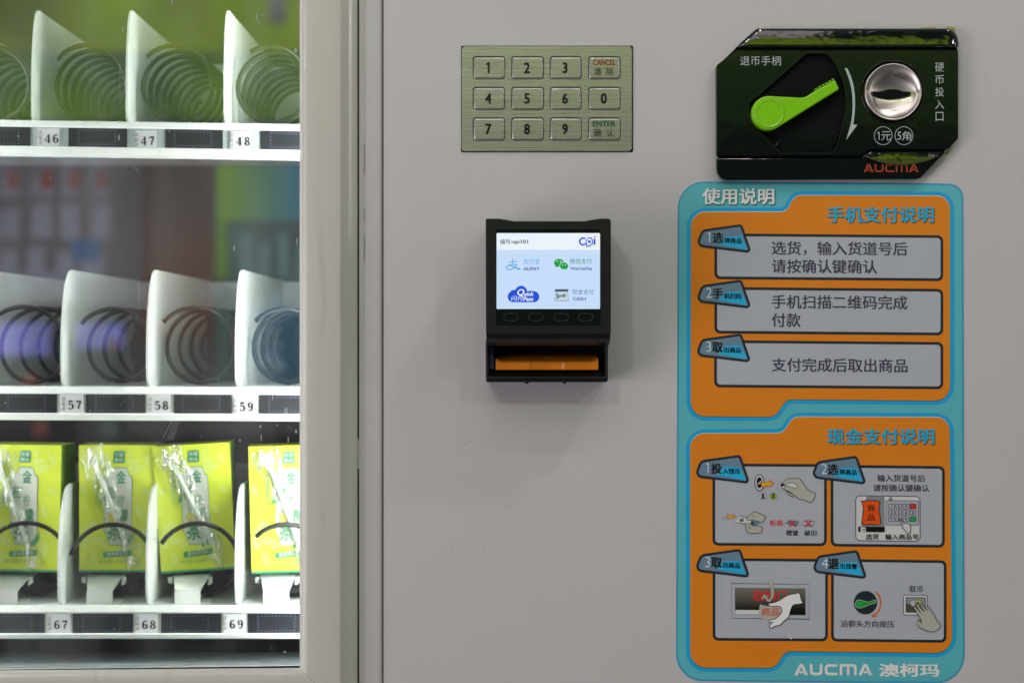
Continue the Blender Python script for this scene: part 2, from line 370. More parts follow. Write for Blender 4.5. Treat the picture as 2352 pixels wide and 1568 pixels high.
def film_material():
    m = bpy.data.materials.new('crinkled_clear_film'); m.use_nodes = True; nt = m.node_tree; N = nt.nodes; Lk = nt.links; N.clear()
    out = N.new('ShaderNodeOutputMaterial'); tr = N.new('ShaderNodeBsdfTransparent'); tr.inputs[0].default_value = (0.95, 0.96, 0.95, 1)
    gl = N.new('ShaderNodeBsdfGlossy'); gl.inputs['Roughness'].default_value = 0.10
    df = N.new('ShaderNodeBsdfDiffuse'); df.inputs[0].default_value = (0.8, 0.85, 0.8, 1)
    tc = N.new('ShaderNodeTexCoord'); mp = N.new('ShaderNodeMapping'); mp.inputs['Scale'].default_value = (1.5, 1, 0.4); Lk.new(tc.outputs['Object'], mp.inputs[0])
    nz = N.new('ShaderNodeTexNoise'); nz.inputs['Scale'].default_value = 190; nz.inputs['Detail'].default_value = 3; Lk.new(mp.outputs[0], nz.inputs['Vector'])
    bp = N.new('ShaderNodeBump'); bp.inputs['Strength'].default_value = 1; bp.inputs['Distance'].default_value = 0.004
    Lk.new(nz.outputs['Fac'], bp.inputs['Height']); Lk.new(bp.outputs[0], gl.inputs['Normal'])
    m1 = N.new('ShaderNodeMixShader'); m1.inputs[0].default_value = 0.35; Lk.new(gl.outputs[0], m1.inputs[1]); Lk.new(df.outputs[0], m1.inputs[2])
    cr = N.new('ShaderNodeMapRange'); cr.inputs['From Min'].default_value = 0.50; cr.inputs['From Max'].default_value = 0.66; cr.inputs['To Min'].default_value = 0.10; cr.inputs['To Max'].default_value = 1.0
    Lk.new(nz.outputs['Fac'], cr.inputs['Value'])
    mx = N.new('ShaderNodeMixShader'); Lk.new(cr.outputs[0], mx.inputs[0]); Lk.new(tr.outputs[0], mx.inputs[1]); Lk.new(m1.outputs[0], mx.inputs[2])
    Lk.new(mx.outputs[0], out.inputs[0]); return m
m_film = film_material()

# ------------------------------------------------------------------ the hall behind the camera (seen mirrored in glass and metal)
YW = -2.3
m_wall = M('hall_wall', (0.05, 0.045, 0.042), rough=0.8, amp=0.5, nscale=1.5)
FW = (D-YW)/D*S
def W(u, v, y=YW): return Vector(((u-1176)*FW, y, (784-v)*FW))
hall = thing('opposite_wall', 'dim wall across the hall with a lime lightbox and lit goods, mirrored in the glass', 'wall', (0, YW-0.05, 0))
hall['kind'] = 'structure'
def wquad(name, u0, v0, u1, v1, y, mat, parent=None):
    return obj(name, [W(u0, v0, y), W(u1, v0, y), W(u1, v1, y), W(u0, v1, y)], [(0, 1, 2, 3)], mat, parent or hall)
wquad('wall_surface', -1700, -1500, 4200, 2700, YW-0.05, m_wall)
def lit(name, col, st, amp=0.0, nscale=4, col2=None):  # pure emission; on packs, door and walls it stands in for light
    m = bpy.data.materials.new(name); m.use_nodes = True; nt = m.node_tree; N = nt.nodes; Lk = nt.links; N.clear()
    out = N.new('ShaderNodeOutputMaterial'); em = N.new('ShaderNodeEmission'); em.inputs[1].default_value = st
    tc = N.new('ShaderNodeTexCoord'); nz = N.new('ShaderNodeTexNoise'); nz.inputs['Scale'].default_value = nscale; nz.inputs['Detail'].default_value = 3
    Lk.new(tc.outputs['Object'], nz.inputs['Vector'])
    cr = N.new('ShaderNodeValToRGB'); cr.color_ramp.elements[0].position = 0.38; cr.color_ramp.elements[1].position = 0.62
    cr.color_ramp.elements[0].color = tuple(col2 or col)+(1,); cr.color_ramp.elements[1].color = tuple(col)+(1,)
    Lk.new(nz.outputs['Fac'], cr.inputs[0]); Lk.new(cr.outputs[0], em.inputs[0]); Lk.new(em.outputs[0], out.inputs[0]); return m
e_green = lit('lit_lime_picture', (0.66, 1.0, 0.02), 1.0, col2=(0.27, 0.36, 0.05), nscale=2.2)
e_white = lit('lit_pale_patch', (0.62, 0.66, 0.6), 1.0, col2=(0.2, 0.25, 0.15), nscale=5)
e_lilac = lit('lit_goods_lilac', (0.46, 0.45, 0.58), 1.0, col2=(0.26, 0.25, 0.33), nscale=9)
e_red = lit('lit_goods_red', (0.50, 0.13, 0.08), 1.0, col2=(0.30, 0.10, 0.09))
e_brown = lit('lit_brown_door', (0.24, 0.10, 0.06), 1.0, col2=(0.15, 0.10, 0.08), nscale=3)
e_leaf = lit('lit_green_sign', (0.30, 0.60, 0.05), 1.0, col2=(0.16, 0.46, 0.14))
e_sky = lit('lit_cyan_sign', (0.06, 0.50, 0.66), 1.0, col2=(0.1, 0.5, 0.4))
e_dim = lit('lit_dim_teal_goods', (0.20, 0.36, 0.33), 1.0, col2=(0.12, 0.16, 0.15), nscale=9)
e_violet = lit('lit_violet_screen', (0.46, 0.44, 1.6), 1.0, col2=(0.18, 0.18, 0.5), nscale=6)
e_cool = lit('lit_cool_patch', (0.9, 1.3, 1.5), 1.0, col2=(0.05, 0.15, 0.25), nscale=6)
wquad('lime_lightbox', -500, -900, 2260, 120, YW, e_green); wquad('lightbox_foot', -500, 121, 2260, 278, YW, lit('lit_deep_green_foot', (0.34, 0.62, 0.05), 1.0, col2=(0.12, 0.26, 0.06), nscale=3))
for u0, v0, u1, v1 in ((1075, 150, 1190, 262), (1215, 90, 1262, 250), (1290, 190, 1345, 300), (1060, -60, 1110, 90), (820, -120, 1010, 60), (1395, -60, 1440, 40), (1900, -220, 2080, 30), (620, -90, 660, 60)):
    wquad('pale_patch', u0, v0, u1, v1, YW+0.01, e_white)  # glowing patches added to break up the green mirrored in the keypad
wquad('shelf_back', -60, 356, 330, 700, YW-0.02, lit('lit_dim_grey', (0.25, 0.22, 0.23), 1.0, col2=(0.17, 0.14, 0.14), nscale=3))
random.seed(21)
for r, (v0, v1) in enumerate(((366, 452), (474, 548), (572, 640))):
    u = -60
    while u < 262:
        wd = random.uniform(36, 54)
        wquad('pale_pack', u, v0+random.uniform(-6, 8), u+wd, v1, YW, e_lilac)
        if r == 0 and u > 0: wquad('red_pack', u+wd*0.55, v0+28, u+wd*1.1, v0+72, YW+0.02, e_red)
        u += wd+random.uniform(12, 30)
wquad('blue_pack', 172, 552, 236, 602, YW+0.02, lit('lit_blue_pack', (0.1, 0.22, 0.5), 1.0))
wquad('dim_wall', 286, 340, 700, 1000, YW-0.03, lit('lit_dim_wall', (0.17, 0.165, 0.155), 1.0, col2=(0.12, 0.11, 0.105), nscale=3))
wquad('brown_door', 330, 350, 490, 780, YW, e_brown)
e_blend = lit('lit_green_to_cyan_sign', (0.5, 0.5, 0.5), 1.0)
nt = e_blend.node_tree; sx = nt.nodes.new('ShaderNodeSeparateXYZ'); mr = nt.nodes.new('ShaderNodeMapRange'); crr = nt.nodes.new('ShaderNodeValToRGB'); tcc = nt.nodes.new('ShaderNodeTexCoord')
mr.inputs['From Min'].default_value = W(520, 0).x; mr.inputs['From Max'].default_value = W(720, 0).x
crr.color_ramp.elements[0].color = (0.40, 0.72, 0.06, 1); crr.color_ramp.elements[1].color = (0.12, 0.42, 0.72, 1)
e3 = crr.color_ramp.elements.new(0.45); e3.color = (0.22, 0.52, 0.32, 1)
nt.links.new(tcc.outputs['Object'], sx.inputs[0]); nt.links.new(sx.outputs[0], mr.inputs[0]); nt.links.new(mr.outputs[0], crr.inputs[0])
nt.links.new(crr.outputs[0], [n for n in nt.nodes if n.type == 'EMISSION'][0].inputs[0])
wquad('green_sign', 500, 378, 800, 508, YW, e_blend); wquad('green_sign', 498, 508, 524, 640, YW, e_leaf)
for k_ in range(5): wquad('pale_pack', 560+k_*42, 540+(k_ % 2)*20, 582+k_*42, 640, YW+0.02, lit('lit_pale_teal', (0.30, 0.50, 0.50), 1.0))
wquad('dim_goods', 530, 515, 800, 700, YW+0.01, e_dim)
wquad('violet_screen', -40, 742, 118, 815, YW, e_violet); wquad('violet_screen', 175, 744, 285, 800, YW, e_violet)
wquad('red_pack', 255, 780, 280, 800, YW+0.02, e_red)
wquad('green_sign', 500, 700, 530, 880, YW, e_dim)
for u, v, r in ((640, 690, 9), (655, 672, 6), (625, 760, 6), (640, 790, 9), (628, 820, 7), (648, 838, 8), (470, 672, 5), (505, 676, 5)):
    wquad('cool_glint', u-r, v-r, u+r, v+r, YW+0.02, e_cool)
wquad('blue_glow_patch', 560, 641, 800, 900, YW-0.01, lit('glow_soft_blue', (0.10, 0.30, 0.48), 1.0, col2=(0.06, 0.16, 0.24), nscale=4))  # emissive patch added to tint the right-hand spirals blue by reflection
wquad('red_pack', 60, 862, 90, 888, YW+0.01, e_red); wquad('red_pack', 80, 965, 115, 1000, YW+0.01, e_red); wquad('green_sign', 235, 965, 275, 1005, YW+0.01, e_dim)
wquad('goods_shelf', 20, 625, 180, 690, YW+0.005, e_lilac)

# ------------------------------------------------------------------ the vending machine
vm = thing('vending_machine', 'grey-white steel snack vending machine front with a glass door framed in cream', 'vending machine', P(1176, 1700))
KP = (1059, 105.2, 1454, 350)
plate('front_panel', rp([(881, -160), (2351, -160), (2351, 1750), (881, 1750)]), 0, 0.002, m_panel, vm,
      holes=[rect(*KP, 3)], bev=0)
# rounded right-hand return of the panel and the neighbour behind it
prof = [(2351, 0.0)]
vs = []; fs = []
for k in range(9):
    a = PI/2*k/8; x = P(2351, 0).x-0.004+0.004*math.sin(a)*1.0; y = 0.004-0.004*math.cos(a)
    vs += [(x+0.004, y, P(0, -160).z), (x+0.004, y, P(0, 1750).z)]
for k in range(8): fs.append((2*k, 2*k+1, 2*k+3, 2*k+2))
obj('panel_return', vs, fs, m_panel, vm, smooth=True)

def sweep(name, prof, mat, corner_v, miter, vertical=True, gap=0.0, tilt=0.0):
    """moulding with a mitred end; prof = (offset from inner edge in units, y)"""
    vs = []; fs = []
    for d, y in prof:
        if vertical:
            a = P(688+d, -160, y); b = P(688+d, corner_v+d*miter-gap, y)
        else:
            a = P(-260, corner_v+d*miter+tilt*(688+260), y); b = P(688+d-gap, corner_v+d*miter+gap*0.0, y)
        vs += [a, b]
    for i in range(len(prof)-1): fs.append((2*i, 2*i+1, 2*i+3, 2*i+2))
    return obj(name, vs, fs, mat, vm, smooth=True)
def smooth_prof(pts, n=4):
    out = []
    for i in range(len(pts)-1):
        p0 = pts[max(0, i-1)]; p1 = pts[i]; p2 = pts[i+1]; p3 = pts[min(len(pts)-1, i+2)]
        for k in range(n):
            t = k/n
            out.append(tuple(0.5*((2*p1[j])+(-p0[j]+p2[j])*t+(2*p0[j]-5*p1[j]+4*p2[j]-p3[j])*t*t+(-p0[j]+3*p1[j]-3*p2[j]+p3[j])*t**3) for j in (0, 1)))
    out.append(pts[-1]); return out
FP = [(0, 0.012), (0.5, -0.008), (2.5, -0.0105), (6, -0.0118), (12, -0.0128), (16, -0.0140), (40, -0.0150), (70, -0.0151), (92, -0.0146), (96, -0.0140), (99, -0.0128), (105, -0.0112), (112, -0.0095), (122, -0.0075), (130, -0.0055), (133, -0.0030), (134.5, 0.004)]
FPs = smooth_prof(FP, 3)
sweep('door_frame_upright', FPs, m_frame, 1532, 1.02, True, 0.35)
sweep('door_frame_bottom_rail', FPs, m_frame, 1532, 1.02, False, 0.35, tilt=0.0085)
# black backing that paints the shade in the gap between frame and trim, trim strip with its scored line, groove before the panel
box('door_gap_shade', P(820, 1750, 0.0035)*1, P(882, -160, 0.0035)+Vector((0, 0.004, 0)), m_gap, vm)
TP = smooth_prof([(824.3, 0.0035), (824.6, -0.0005), (826, -0.0012), (836, -0.0013), (837, -0.0006), (838, -0.0013), (850, -0.0016), (868, -0.0013), (875, -0.0004), (878, 0.0015), (879, 0.0035)], 3)
vs = []; fs = []
for u, y in TP: vs += [P(u, -160, y), P(u, 1750, y)]
for i in range(len(TP)-1): fs.append((2*i, 2*i+1, 2*i+3, 2*i+2))
obj('trim_strip', vs, fs, m_trim, vm, smooth=True)
plate('hinge_tab', rect(818, 1008, 826, 1076, 1), -0.001, 0.003, m_frame, vm)
# cabinet lining
X0, X1 = -0.60, P(800, 0).x; Z0, Z1 = P(0, 1640).z, P(0, -330).z
for nm, vv, mm in (('cabinet_back', [(X0, .42, Z0), (X1, .42, Z0), (X1, .42, Z1), (X0, .42, Z1)], m_inner),
               ('cabinet_side', [(X1, .42, Z0), (X1, .002, Z0), (X1, .002, Z1), (X1, .42, Z1)], m_inner),
               ('cabinet_side', [(X0, .42, Z0), (X0, .002, Z0), (X0, .002, Z1), (X0, .42, Z1)], m_inner),
               ('cabinet_ceiling', [(X0, .42, Z1), (X0, .002, Z1), (X1, .002, Z1), (X1, .42, Z1)], m_inner),
               ('cabinet_floor', [(X0, .42, Z0), (X0, .002, Z0), (X1, .002, Z0), (X1, .42, Z0)], m_inner)):
    obj(nm, vv, [(0, 1, 2, 3)], mm, vm)
# sloping bare metal sill below the bottom shelf
vs = [P(-300, 1497, 0.10), P(800, 1497, 0.10), P(800, 1540, 0.012), P(-300, 1548, 0.012)]
obj('delivery_sill', vs, [(0, 1, 2, 3)], m_inner2, vm)
# glass with its lower edge bead
gy = -0.004
obj('glass_pane', [P(-280, -160, gy), P(700, -160, gy), P(700, 1537, gy), P(-280, 1545, gy)], [(0, 1, 2, 3)], m_glass, vm)
bead = []; lo = []
random.seed(3)
for i in range(60):
    u = -280+i*(975/59); t = (688-u)*0.0135
    bead.append((u, 1522.5+t+random.uniform(-1.3, 1.3))); lo.append((u, 1526+t))
m_bead = M('milky_sealant', (0.42, 0.47, 0.42), rough=0.5)
line('sealant_bead', bead, 2.6, gy-0.0006, m_bead, vm)
line('rubber_gasket', [(u, v+5) for u, v in lo], 6.0, gy-0.0009, m_gap, vm)
# dried drips and dust on the glass
sp = Sheet(); random.seed(11)
for i in range(80):
    u = random.uniform(-10, 686); v = random.choice([random.uniform(0, 1500), random.uniform(900, 1500)])
    r = random.choice([0.6, 0.7, 0.8, 1.0, 1.2]); sp.poly(circ(u, v, r, 7, r*random.uniform(1, 2.2)), gy-0.0005)
for u, v, a, b in ((679, 116, 3.6, 6), (657, 942, 4.2, 7), (598, 979, 2.4, 3.5), (680, 990, 2.4, 4.2), (551, 1011, 2, 2.6), (626, 912, 1.4, 7), (273, 316, 1.2, 7), (624, 300, 1.2, 3), (590, 40, 1.5, 9), (595, 52, 1.2, 6), (282, 68, 1, 9), (395, 3, 1, 9), (682, 555, 1, 9), (538, 570, 1.5, 7), (662, 1010, 1.3, 8), (600, 1005, 1.1, 9), (654, 1496, 3.6, 1.8)):
    sp.poly(circ(u, v, a, 10, b), gy-0.0006)
for x in ((375, 1005, 395, 965), (300, 380, 318, 392), (540, 130, 537, 160), (275, 150, 276, 240)):
    sp.line([(x[0], x[1]), (x[2], x[3])], 0.8, gy-0.00055)
m_spot = M('dried_water_marks', (0.38, 0.43, 0.41), rough=0.7)
o = sp.make('dried_drip', m_spot, vm); o['kind'] = 'stuff'
flat('film_remnant', [(383, 1010), (397, 967), (414, 966), (399, 1010)], gy-0.0006, M('grey_film', (0.10, 0.10, 0.10), rough=.5), vm)
# small scuffs on the painted panel
sc_ = Sheet()
for a in (((1063, 1022), (1079, 1014), (1086, 1013)), ((1040, 1244), (1040, 1262)), ((1105, 1240), (1110, 1250)), ((1108, 1262), (1112, 1268)), ((1160, 1162), (1180, 1163)),
          ((2261, 172), (2263, 177)), ((2262, 628), (2263, 631)), ((2326, 1330), (2325, 1337)), ((1172, 2), (1178, 5)), ((836, 1332), (839, 1335))):
    sc_.line(list(a), 1.1, -0.0004)
sc_.make('scuff_mark', M('brown_scuff', (0.42, 0.38, 0.33), rough=0.7), vm)['kind'] = 'stuff'
sd = Sheet()
for a in (((836.6, 330), (837, 400)), ((836.8, 480), (837, 505)), ((837, 540), (836.8, 600))): sd.line(list(a), 1.3, -0.0022)
sd.make('dirt_line', M('dark_dirt', (0.1, 0.09, 0.09), rough=0.8), vm)['kind'] = 'stuff'

# ------------------------------------------------------------------ digits with thick stems and thin hairlines
def nib(pts, tv, th, n=8, closed=False):
    """centre line through pts (Catmull-Rom); width depends on direction like a broad pen"""
    c = smooth_prof(pts, n); out = []
    for i in range(len(c)):
        a = Vector(c[max(0, i-1)]); b = Vector(c[min(len(c)-1, i+1)]); d = (b-a)
        if d.length < 1e-9: d = Vector((0, 1))
        d.normalize(); out.append(th+(tv-th)*abs(d.y)**1.5)
    return c, out
DIG = {
 '4': [([(0.62, 0), (0.62, 0.5), (0.62, 1)], .22, .22), ([(0.60, 0.02), (0.02, 0.70)], .07, .05), ([(0, 0.72), (0.95, 0.72)], .07, .07), ([(0.40, 0.98), (0.86, 0.98)], .06, .06)],
 '5': [([(0.16, 0.04), (0.16, 0.48)], .07, .07), ([(0.14, 0.06), (0.80, 0.06)], .15, .15), ([(0.14, 0.47), (0.45, 0.36), (0.76, 0.48), (0.80, 0.68), (0.70, 0.90), (0.42, 0.98), (0.14, 0.90)], .24, .06), ([(0.13, 0.80), (0.17, 0.86)], .17, .17)],
 '6': [([(0.78, 0.08), (0.50, 0.03), (0.24, 0.22), (0.17, 0.55), (0.24, 0.84), (0.50, 0.97), (0.76, 0.84), (0.78, 0.62), (0.60, 0.46), (0.36, 0.50), (0.22, 0.62)], .22, .06), ([(0.74, 0.14), (0.77, 0.20)], .15, .15)],
 '7': [([(0.12, 0.08), (0.86, 0.08)], .15, .15), ([(0.13, 0.05), (0.12, 0.26)], .07, .07), ([(0.84, 0.12), (0.52, 0.55), (0.44, 0.98)], .20, .08)],
 '8': [([(0.50, 0.47), (0.26, 0.36), (0.27, 0.12), (0.50, 0.03), (0.73, 0.12), (0.74, 0.36), (0.50, 0.47)], .19, .06), ([(0.50, 0.47), (0.22, 0.62), (0.20, 0.84), (0.50, 0.97), (0.80, 0.84), (0.78, 0.62), (0.50, 0.47)], .23, .06)],
 '9': [([(0.78, 0.38), (0.62, 0.52), (0.38, 0.54), (0.22, 0.38), (0.24, 0.14), (0.50, 0.03), (0.76, 0.16), (0.83, 0.46), (0.74, 0.80), (0.50, 0.97), (0.22, 0.92)], .22, .06), ([(0.23, 0.80), (0.26, 0.86)], .15, .15)],
}
def number(txt, u0, v0, wd, ht, y, mat, parent, gap=4):
    s = Sheet(); x = u0; dw = (wd-gap)/2
    for ch in txt:
        for pts, tv, th in DIG[ch]:
            q = [(x+a*dw, v0+b*ht) for a, b in pts]
            c, ws = nib(q, tv*dw*1.3, th*dw*1.9); s.line(c, ws, y)
        x += dw+gap
    return s.make('numeral', mat, parent)

# ------------------------------------------------------------------ shelves
YF = 0.045
ordinal = {1: 'top', 2: 'middle', 3: 'bottom'}
def extr(name, prof, t, mat, parent, u0=-280, u1=760, smooth=False):
    vs = []; fs = []
    for v, y in prof:
        vs += [P(u0, v+t*(u0-344), y), P(u1, v+t*(u1-344), y)]
    for i in range(len(prof)-1): fs.append((2*i, 2*i+1, 2*i+3, 2*i+2))
    return obj(name, vs, fs, mat, parent, smooth)
def divider(u, vb, vt, dtop, parent):
    """upright plate; front edge follows a curve, top and bottom run straight back"""
    f = (D+YF)/D; x = (u-1176)*S*f; zb = (784-vb)*S*f; H = 0.0850
    c = smooth_prof([(9, 0.0), (2, 0.04), (0, 0.16), (0.0, 0.36), (dtop*0.10, 0.60), (dtop*0.34, 0.82), (dtop*0.66, 0.955), (dtop, 1.0), (dtop*1.45, 1.0)], 4)
    edge = [(YF+d/1000, zb+H*h) for d, h in c]+[(0.285, zb+H), (0.285, zb-0.002), (YF+0.012, zb-0.002)]
    bm = bmesh.new(); th = 0.0017
    A = [bm.verts.new((x-th/2, y, z)) for y, z in edge]; B = [bm.verts.new((x+th/2, y, z)) for y, z in edge]; n = len(edge)
    for i in range(n): bm.faces.new((A[i], A[(i+1) % n], B[(i+1) % n], B[i]))
    bm.faces.new(A); bm.faces.new(B[::-1])
    bmesh.ops.recalc_face_normals(bm, faces=bm.faces)
    return bmobj('divider', bm, m_div, parent)
def shelf(row, vl, v1, v2, v3, v4, t, divs, blacks, labels, dtop, vbot):
    th = thing('product_shelf', f'white {ordinal[row]} shelf whose front rail carries number tags {labels[0][0]}, {labels[1][0]} and {labels[2][0]}', 'shelf', P(344, v3, YF+0.1), 'shelves behind the glass')
    vm_ = (vl+v1)/2
    extr('shelf_top_lip', [(vl, YF+0.02), (vl, YF+0.002), (vl+1.5, YF), (v1-3, YF-0.001), (v1, YF+0.0005), (v1, YF+0.005)], t, m_white, th)
    extr('label_channel', [(v1-1, YF+0.0042), (v2+1, YF+0.0042)], t, m_chan if row == 1 else m_white, th)
    if v4-v3 > 3: extr('shelf_bottom_lip', [(v2, YF+0.005), (v2, YF+0.0005), (v2+3, YF-0.001), (v3, YF), (v4, YF+0.010), (v4-1, YF+0.03)], t, m_white, th)
    else: extr('shelf_bottom_lip', [(v2, YF+0.005), (v2, YF+0.0005), (v2+3, YF-0.001), (v3-2, YF), (v3, YF+0.003), (v3, YF+0.03)], t, m_white, th)
    f = (D+YF)/D; zf = (784-vbot)*S*f
    obj('shelf_floor', [(-0.50, YF+0.004, zf), (P(760, 0).x, YF+0.004, zf), (P(760, 0).x, 0.30, zf), (-0.50, 0.30, zf), (-0.50, YF+0.004, zf-0.002), (P(760, 0).x, YF+0.004, zf-0.002), (P(760, 0).x, 0.30, zf-0.002), (-0.50, 0.30, zf-0.002)], [(0, 1, 2, 3), (7, 6, 5, 4), (0, 4, 5, 1), (2, 6, 7, 3)], m_tray, th)
    zt = (784-vbot)*S*f+0.0850
    obj('shelf_back_plate', [(-0.50, 0.29, zf), (P(760, 0).x, 0.29, zf), (P(760, 0).x, 0.29, zt-0.001), (-0.50, 0.29, zt-0.001), (-0.50, 0.31, zt-0.001), (P(760, 0).x, 0.31, zt-0.001)], [(0, 1, 2, 3), (3, 2, 5, 4)], m_back, th)
    if row != 1: box('depth_shade_box', (-0.50, 0.272, zf+0.0005), (P(760, 0).x, 0.288, zf+0.056), m_black, th)  # black box added to darken the depth behind the spirals
    for u in divs: divider(u, vbot, 0, dtop, th)
    yb = YF+0.0036
    for u0, u1 in blacks:
        q = lambda u, v: (u, v+t*(u-344))
        b = flat('display_strip', [q(u0, v1+0.3), q(u1, v1+0.3), q(u1, v2-0.3), q(u0, v2-0.3)], yb, m_black, th)
        s = Sheet(); cu = (u0+u1)/2-(3 if row != 1 else 2); nu, nv = 11, 5; a0, a1 = cu-42, cu+42; b0, b1 = v1+6, v2-6
        for i in range(nu):
            for j in range(nv):
                if 0 < i < nu-1 and 0 < j < nv-1: continue
                u = a0+(a1-a0)*i/(nu-1); v = b0+(b1-b0)*j/(nv-1)
                if u > 760: continue
                s.poly(circ(*q(u, v), 2.1, 8), yb-0.0003)
        d = s.make('embossed_dots', m_dot, b); d['kind'] = 'stuff'
    for txt, lu0, lu1, lv0, lv1, nu, nv in labels:
        tg = flat('number_tag', [(lu0, lv0), (lu1, lv0+0.5), (lu1, lv1+0.5), (lu0, lv1)], YF+0.003, m_paper, th)
        number(txt, nu, nv, 32, 19.5, YF+0.0026, m_ink, tg)
        text('货道号', nu-27, nv+3-0.5, nu+6, nv+11, YF+0.0026, m_ink2, tg, rot=PI/2)
    return th
shelf(1, 280.5, 296, 340, 356.5, 364, 0.015, [-146, 74, 291, 516], [(-150, -66+4), (-64, 70), (157, 292), (379, 512), (598, 733)],
      [('46', 86, 137, 294.5, 334.5, 103, 309), ('47', 311, 360, 300, 338, 324, 314), ('48', 529, 577, 302, 341, 543, 315), ('45', -134, -86, 291, 331, -118, 306)], 15, 288)
shelf(2, 887.5, 905, 949, 965.5, 966.5, 0.004, [-62, 141, 338, 542], [(-66, -4-70), (-4, 131), (197, 334), (399, 532), (595, 732)],
      [('57', 138, 192, 905.5, 948.5, 156, 920), ('58', 338, 392, 906, 949, 355, 921), ('59', 536, 584, 913, 949, 550, 924)], 28, 889)
shelf(3, 1388.6, 1407.5, 1453, 1466, 1467, 0.0, [-70, 134.5, 337, 541.5], [(-36, 103), (167, 306), (370, 508), (569, 706)],
      [('67', 110, 162, 1409, 1452, 124, 1424), ('68', 311, 363, 1409, 1452, 326, 1424), ('69', 513, 563, 1409, 1452, 527, 1423)], 28, 1392)

# ------------------------------------------------------------------ spiral coils
def coil(lab, cu, cv, R, y0, pitch, turns, a0, group):
    f = (D+y0)/D; cx = (cu-1176)*S*f; cz = (784-cv)*S*f; r = R*S*f; pts = []
    n = int(turns*30)
    for i in range(n+1):
        t = i/30; a = a0-2*PI*t
        k = 1.0 if i > 2 else 1.0
        pts.append(Vector((cx+r*k*math.cos(a), y0+pitch*t, cz+r*k*math.sin(a))))
    th = obj('spiral_coil', *tube(pts, 0.00175, 8), m_wire, None, True, origin=(cx, y0, cz))
    th['label'] = lab; th['category'] = 'vending spiral'; th['group'] = group
    return th
R_ = math.radians
G1, G2, G3 = 'empty spirals on the top shelf', 'empty spirals on the middle shelf', 'spirals holding the tea cartons'
coil('dark wire spiral cut off by the left edge on the top shelf', -24, 189, 84, 0.050, 0.0205, 9.8, R_(150), G1)
coil('dark wire spiral between the two leftmost whole dividers of the top shelf', 199, 187, 84.5, 0.050, 0.0215, 9.6, R_(145), G1)
coil('dark wire spiral in the middle of the top shelf, right of the forty-six tag', 399, 188, 84.5, 0.050, 0.0235, 9, R_(138), G1)
coil('tightly wound dark wire spiral above number tag 48 beside the door frame', 620, 191, 85, 0.050, 0.0255, 8.5, R_(123), G1)
coil('widely spaced dark spiral cut off by the left edge on the middle shelf', 47, 792, 88, 0.050, 0.049, 4.6, R_(150), G2)
coil('widely spaced dark spiral catching a violet reflection right of the first middle-shelf divider', 254, 793, 84, 0.050, 0.047, 4.8, R_(144), G2)
coil('widely spaced brown-black spiral in the middle lane of the middle shelf', 443, 793.5, 87, 0.050, 0.047, 4.8, R_(142), G2)
coil('widely spaced dark spiral above number tag 59 beside the door frame', 650, 795, 86, 0.050, 0.043, 5.2, R_(138), G2)
coil('dark wire loop across the leftmost green tea carton', 47, 1293, 89, 0.050, 0.060, 3.8, R_(155), G3)
coil('dark wire loop across the green tea carton above number tag 67', 246.5, 1294, 86, 0.050, 0.060, 3.8, R_(167), G3)
coil('dark wire loop across the tilted green tea carton above number tag 68', 446, 1293, 88.5, 0.050, 0.060, 3.8, R_(149), G3)
coil('dark wire loop across the green tea carton beside the door frame', 650, 1295, 89, 0.050, 0.060, 3.8, R_(135), G3)

# ------------------------------------------------------------------ white risers under the cartons
def riser(lab, u0, top_r=285, proto=[None]):
    g = 'white bent-metal carton supports on the bottom shelf'
    base = Vector(P(u0+30, 1386, 0.058))
    if proto[0] is None:
        th = thing('carton_support', lab, 'support', base, g)
        w0, w1 = P(u0, 1386, 0.058).x, P(u0+59, 1386, 0.058).x
        z0 = base.z; z1 = P(0, 1357, 0.058).z; z2 = P(0, 1322, 0.085).z
        xr = P(u0+84, 1322, 0.085).x; xl = P(u0+1, 1322, 0.085).x; t = 0.0012
        def sheet(name, q, mat=m_white):
            nrm = (q[1]-q[0]).cross(q[2]-q[0]).normalized()*t
            vs = list(q)+[v+nrm for v in q]; n = len(q)
            fs = [tuple(range(n)), tuple(range(2*n-1, n-1, -1))]+[(i, (i+1) % n, n+(i+1) % n, n+i) for i in range(n)]
            return obj(name, vs, fs, mat, th)
        V = Vector
        sheet('foot_plate', [V((w0, .058, z0)), V((w1, .058, z0)), V((w1, .058, z1)), V((w0, .058, z1))])
        sheet('sloping_plate', [V((w0, .058, z1)), V((w1, .058, z1)), V((xr, .085, z2)), V((xl, .085, z2))])
        sheet('top_plate', [V((xl, .085, z2)), V((xr, .085, z2)), V((xr, .26, z2+.0005)), V((xl, .26, z2+.0005))])
        sheet('side_hook', [V((xr+.0008, .078, z2)), V((xr+.003, .08, z2+.0005)), V((xr+.003, .08, z2-.0045)), V((xr+.0003, .078, z2-.006))])
        sheet('side_hook', [V((xl-.002, .078, z2)), V((xl+.0002, .08, z2)), V((xl+.0002, .08, z2-.005)), V((xl-.002, .078, z2-.004))])
        sheet('toe_flange', [V((w1, .058, z0)), V((w1+.006, .062, z0)), V((w1+.006, .07, z0+.0005)), V((w0, .07, z0+.0005)), V((w0, .058, z0))])
        proto[0] = th; return th
    return dup(proto[0], base, lab)
def dup(root, loc, label, rot=None):
    r = root.copy(); COL.objects.link(r); r.location = loc; r['label'] = label
    if rot: r.rotation_euler = rot
    def kids(src, dst):
        for ch in [c for c in bpy.data.objects if c.parent == src]:
            c = ch.copy(); COL.objects.link(c); c.parent = dst; kids(ch, c)
    kids(root, r); return r
riser('white bent support under the carton above number tag 67', 200)
riser('white bent support at the left edge of the bottom shelf', -18)
riser('white bent support under the tilted carton above number tag 68', 402)
riser('white bent support under the carton beside the door frame', 605)

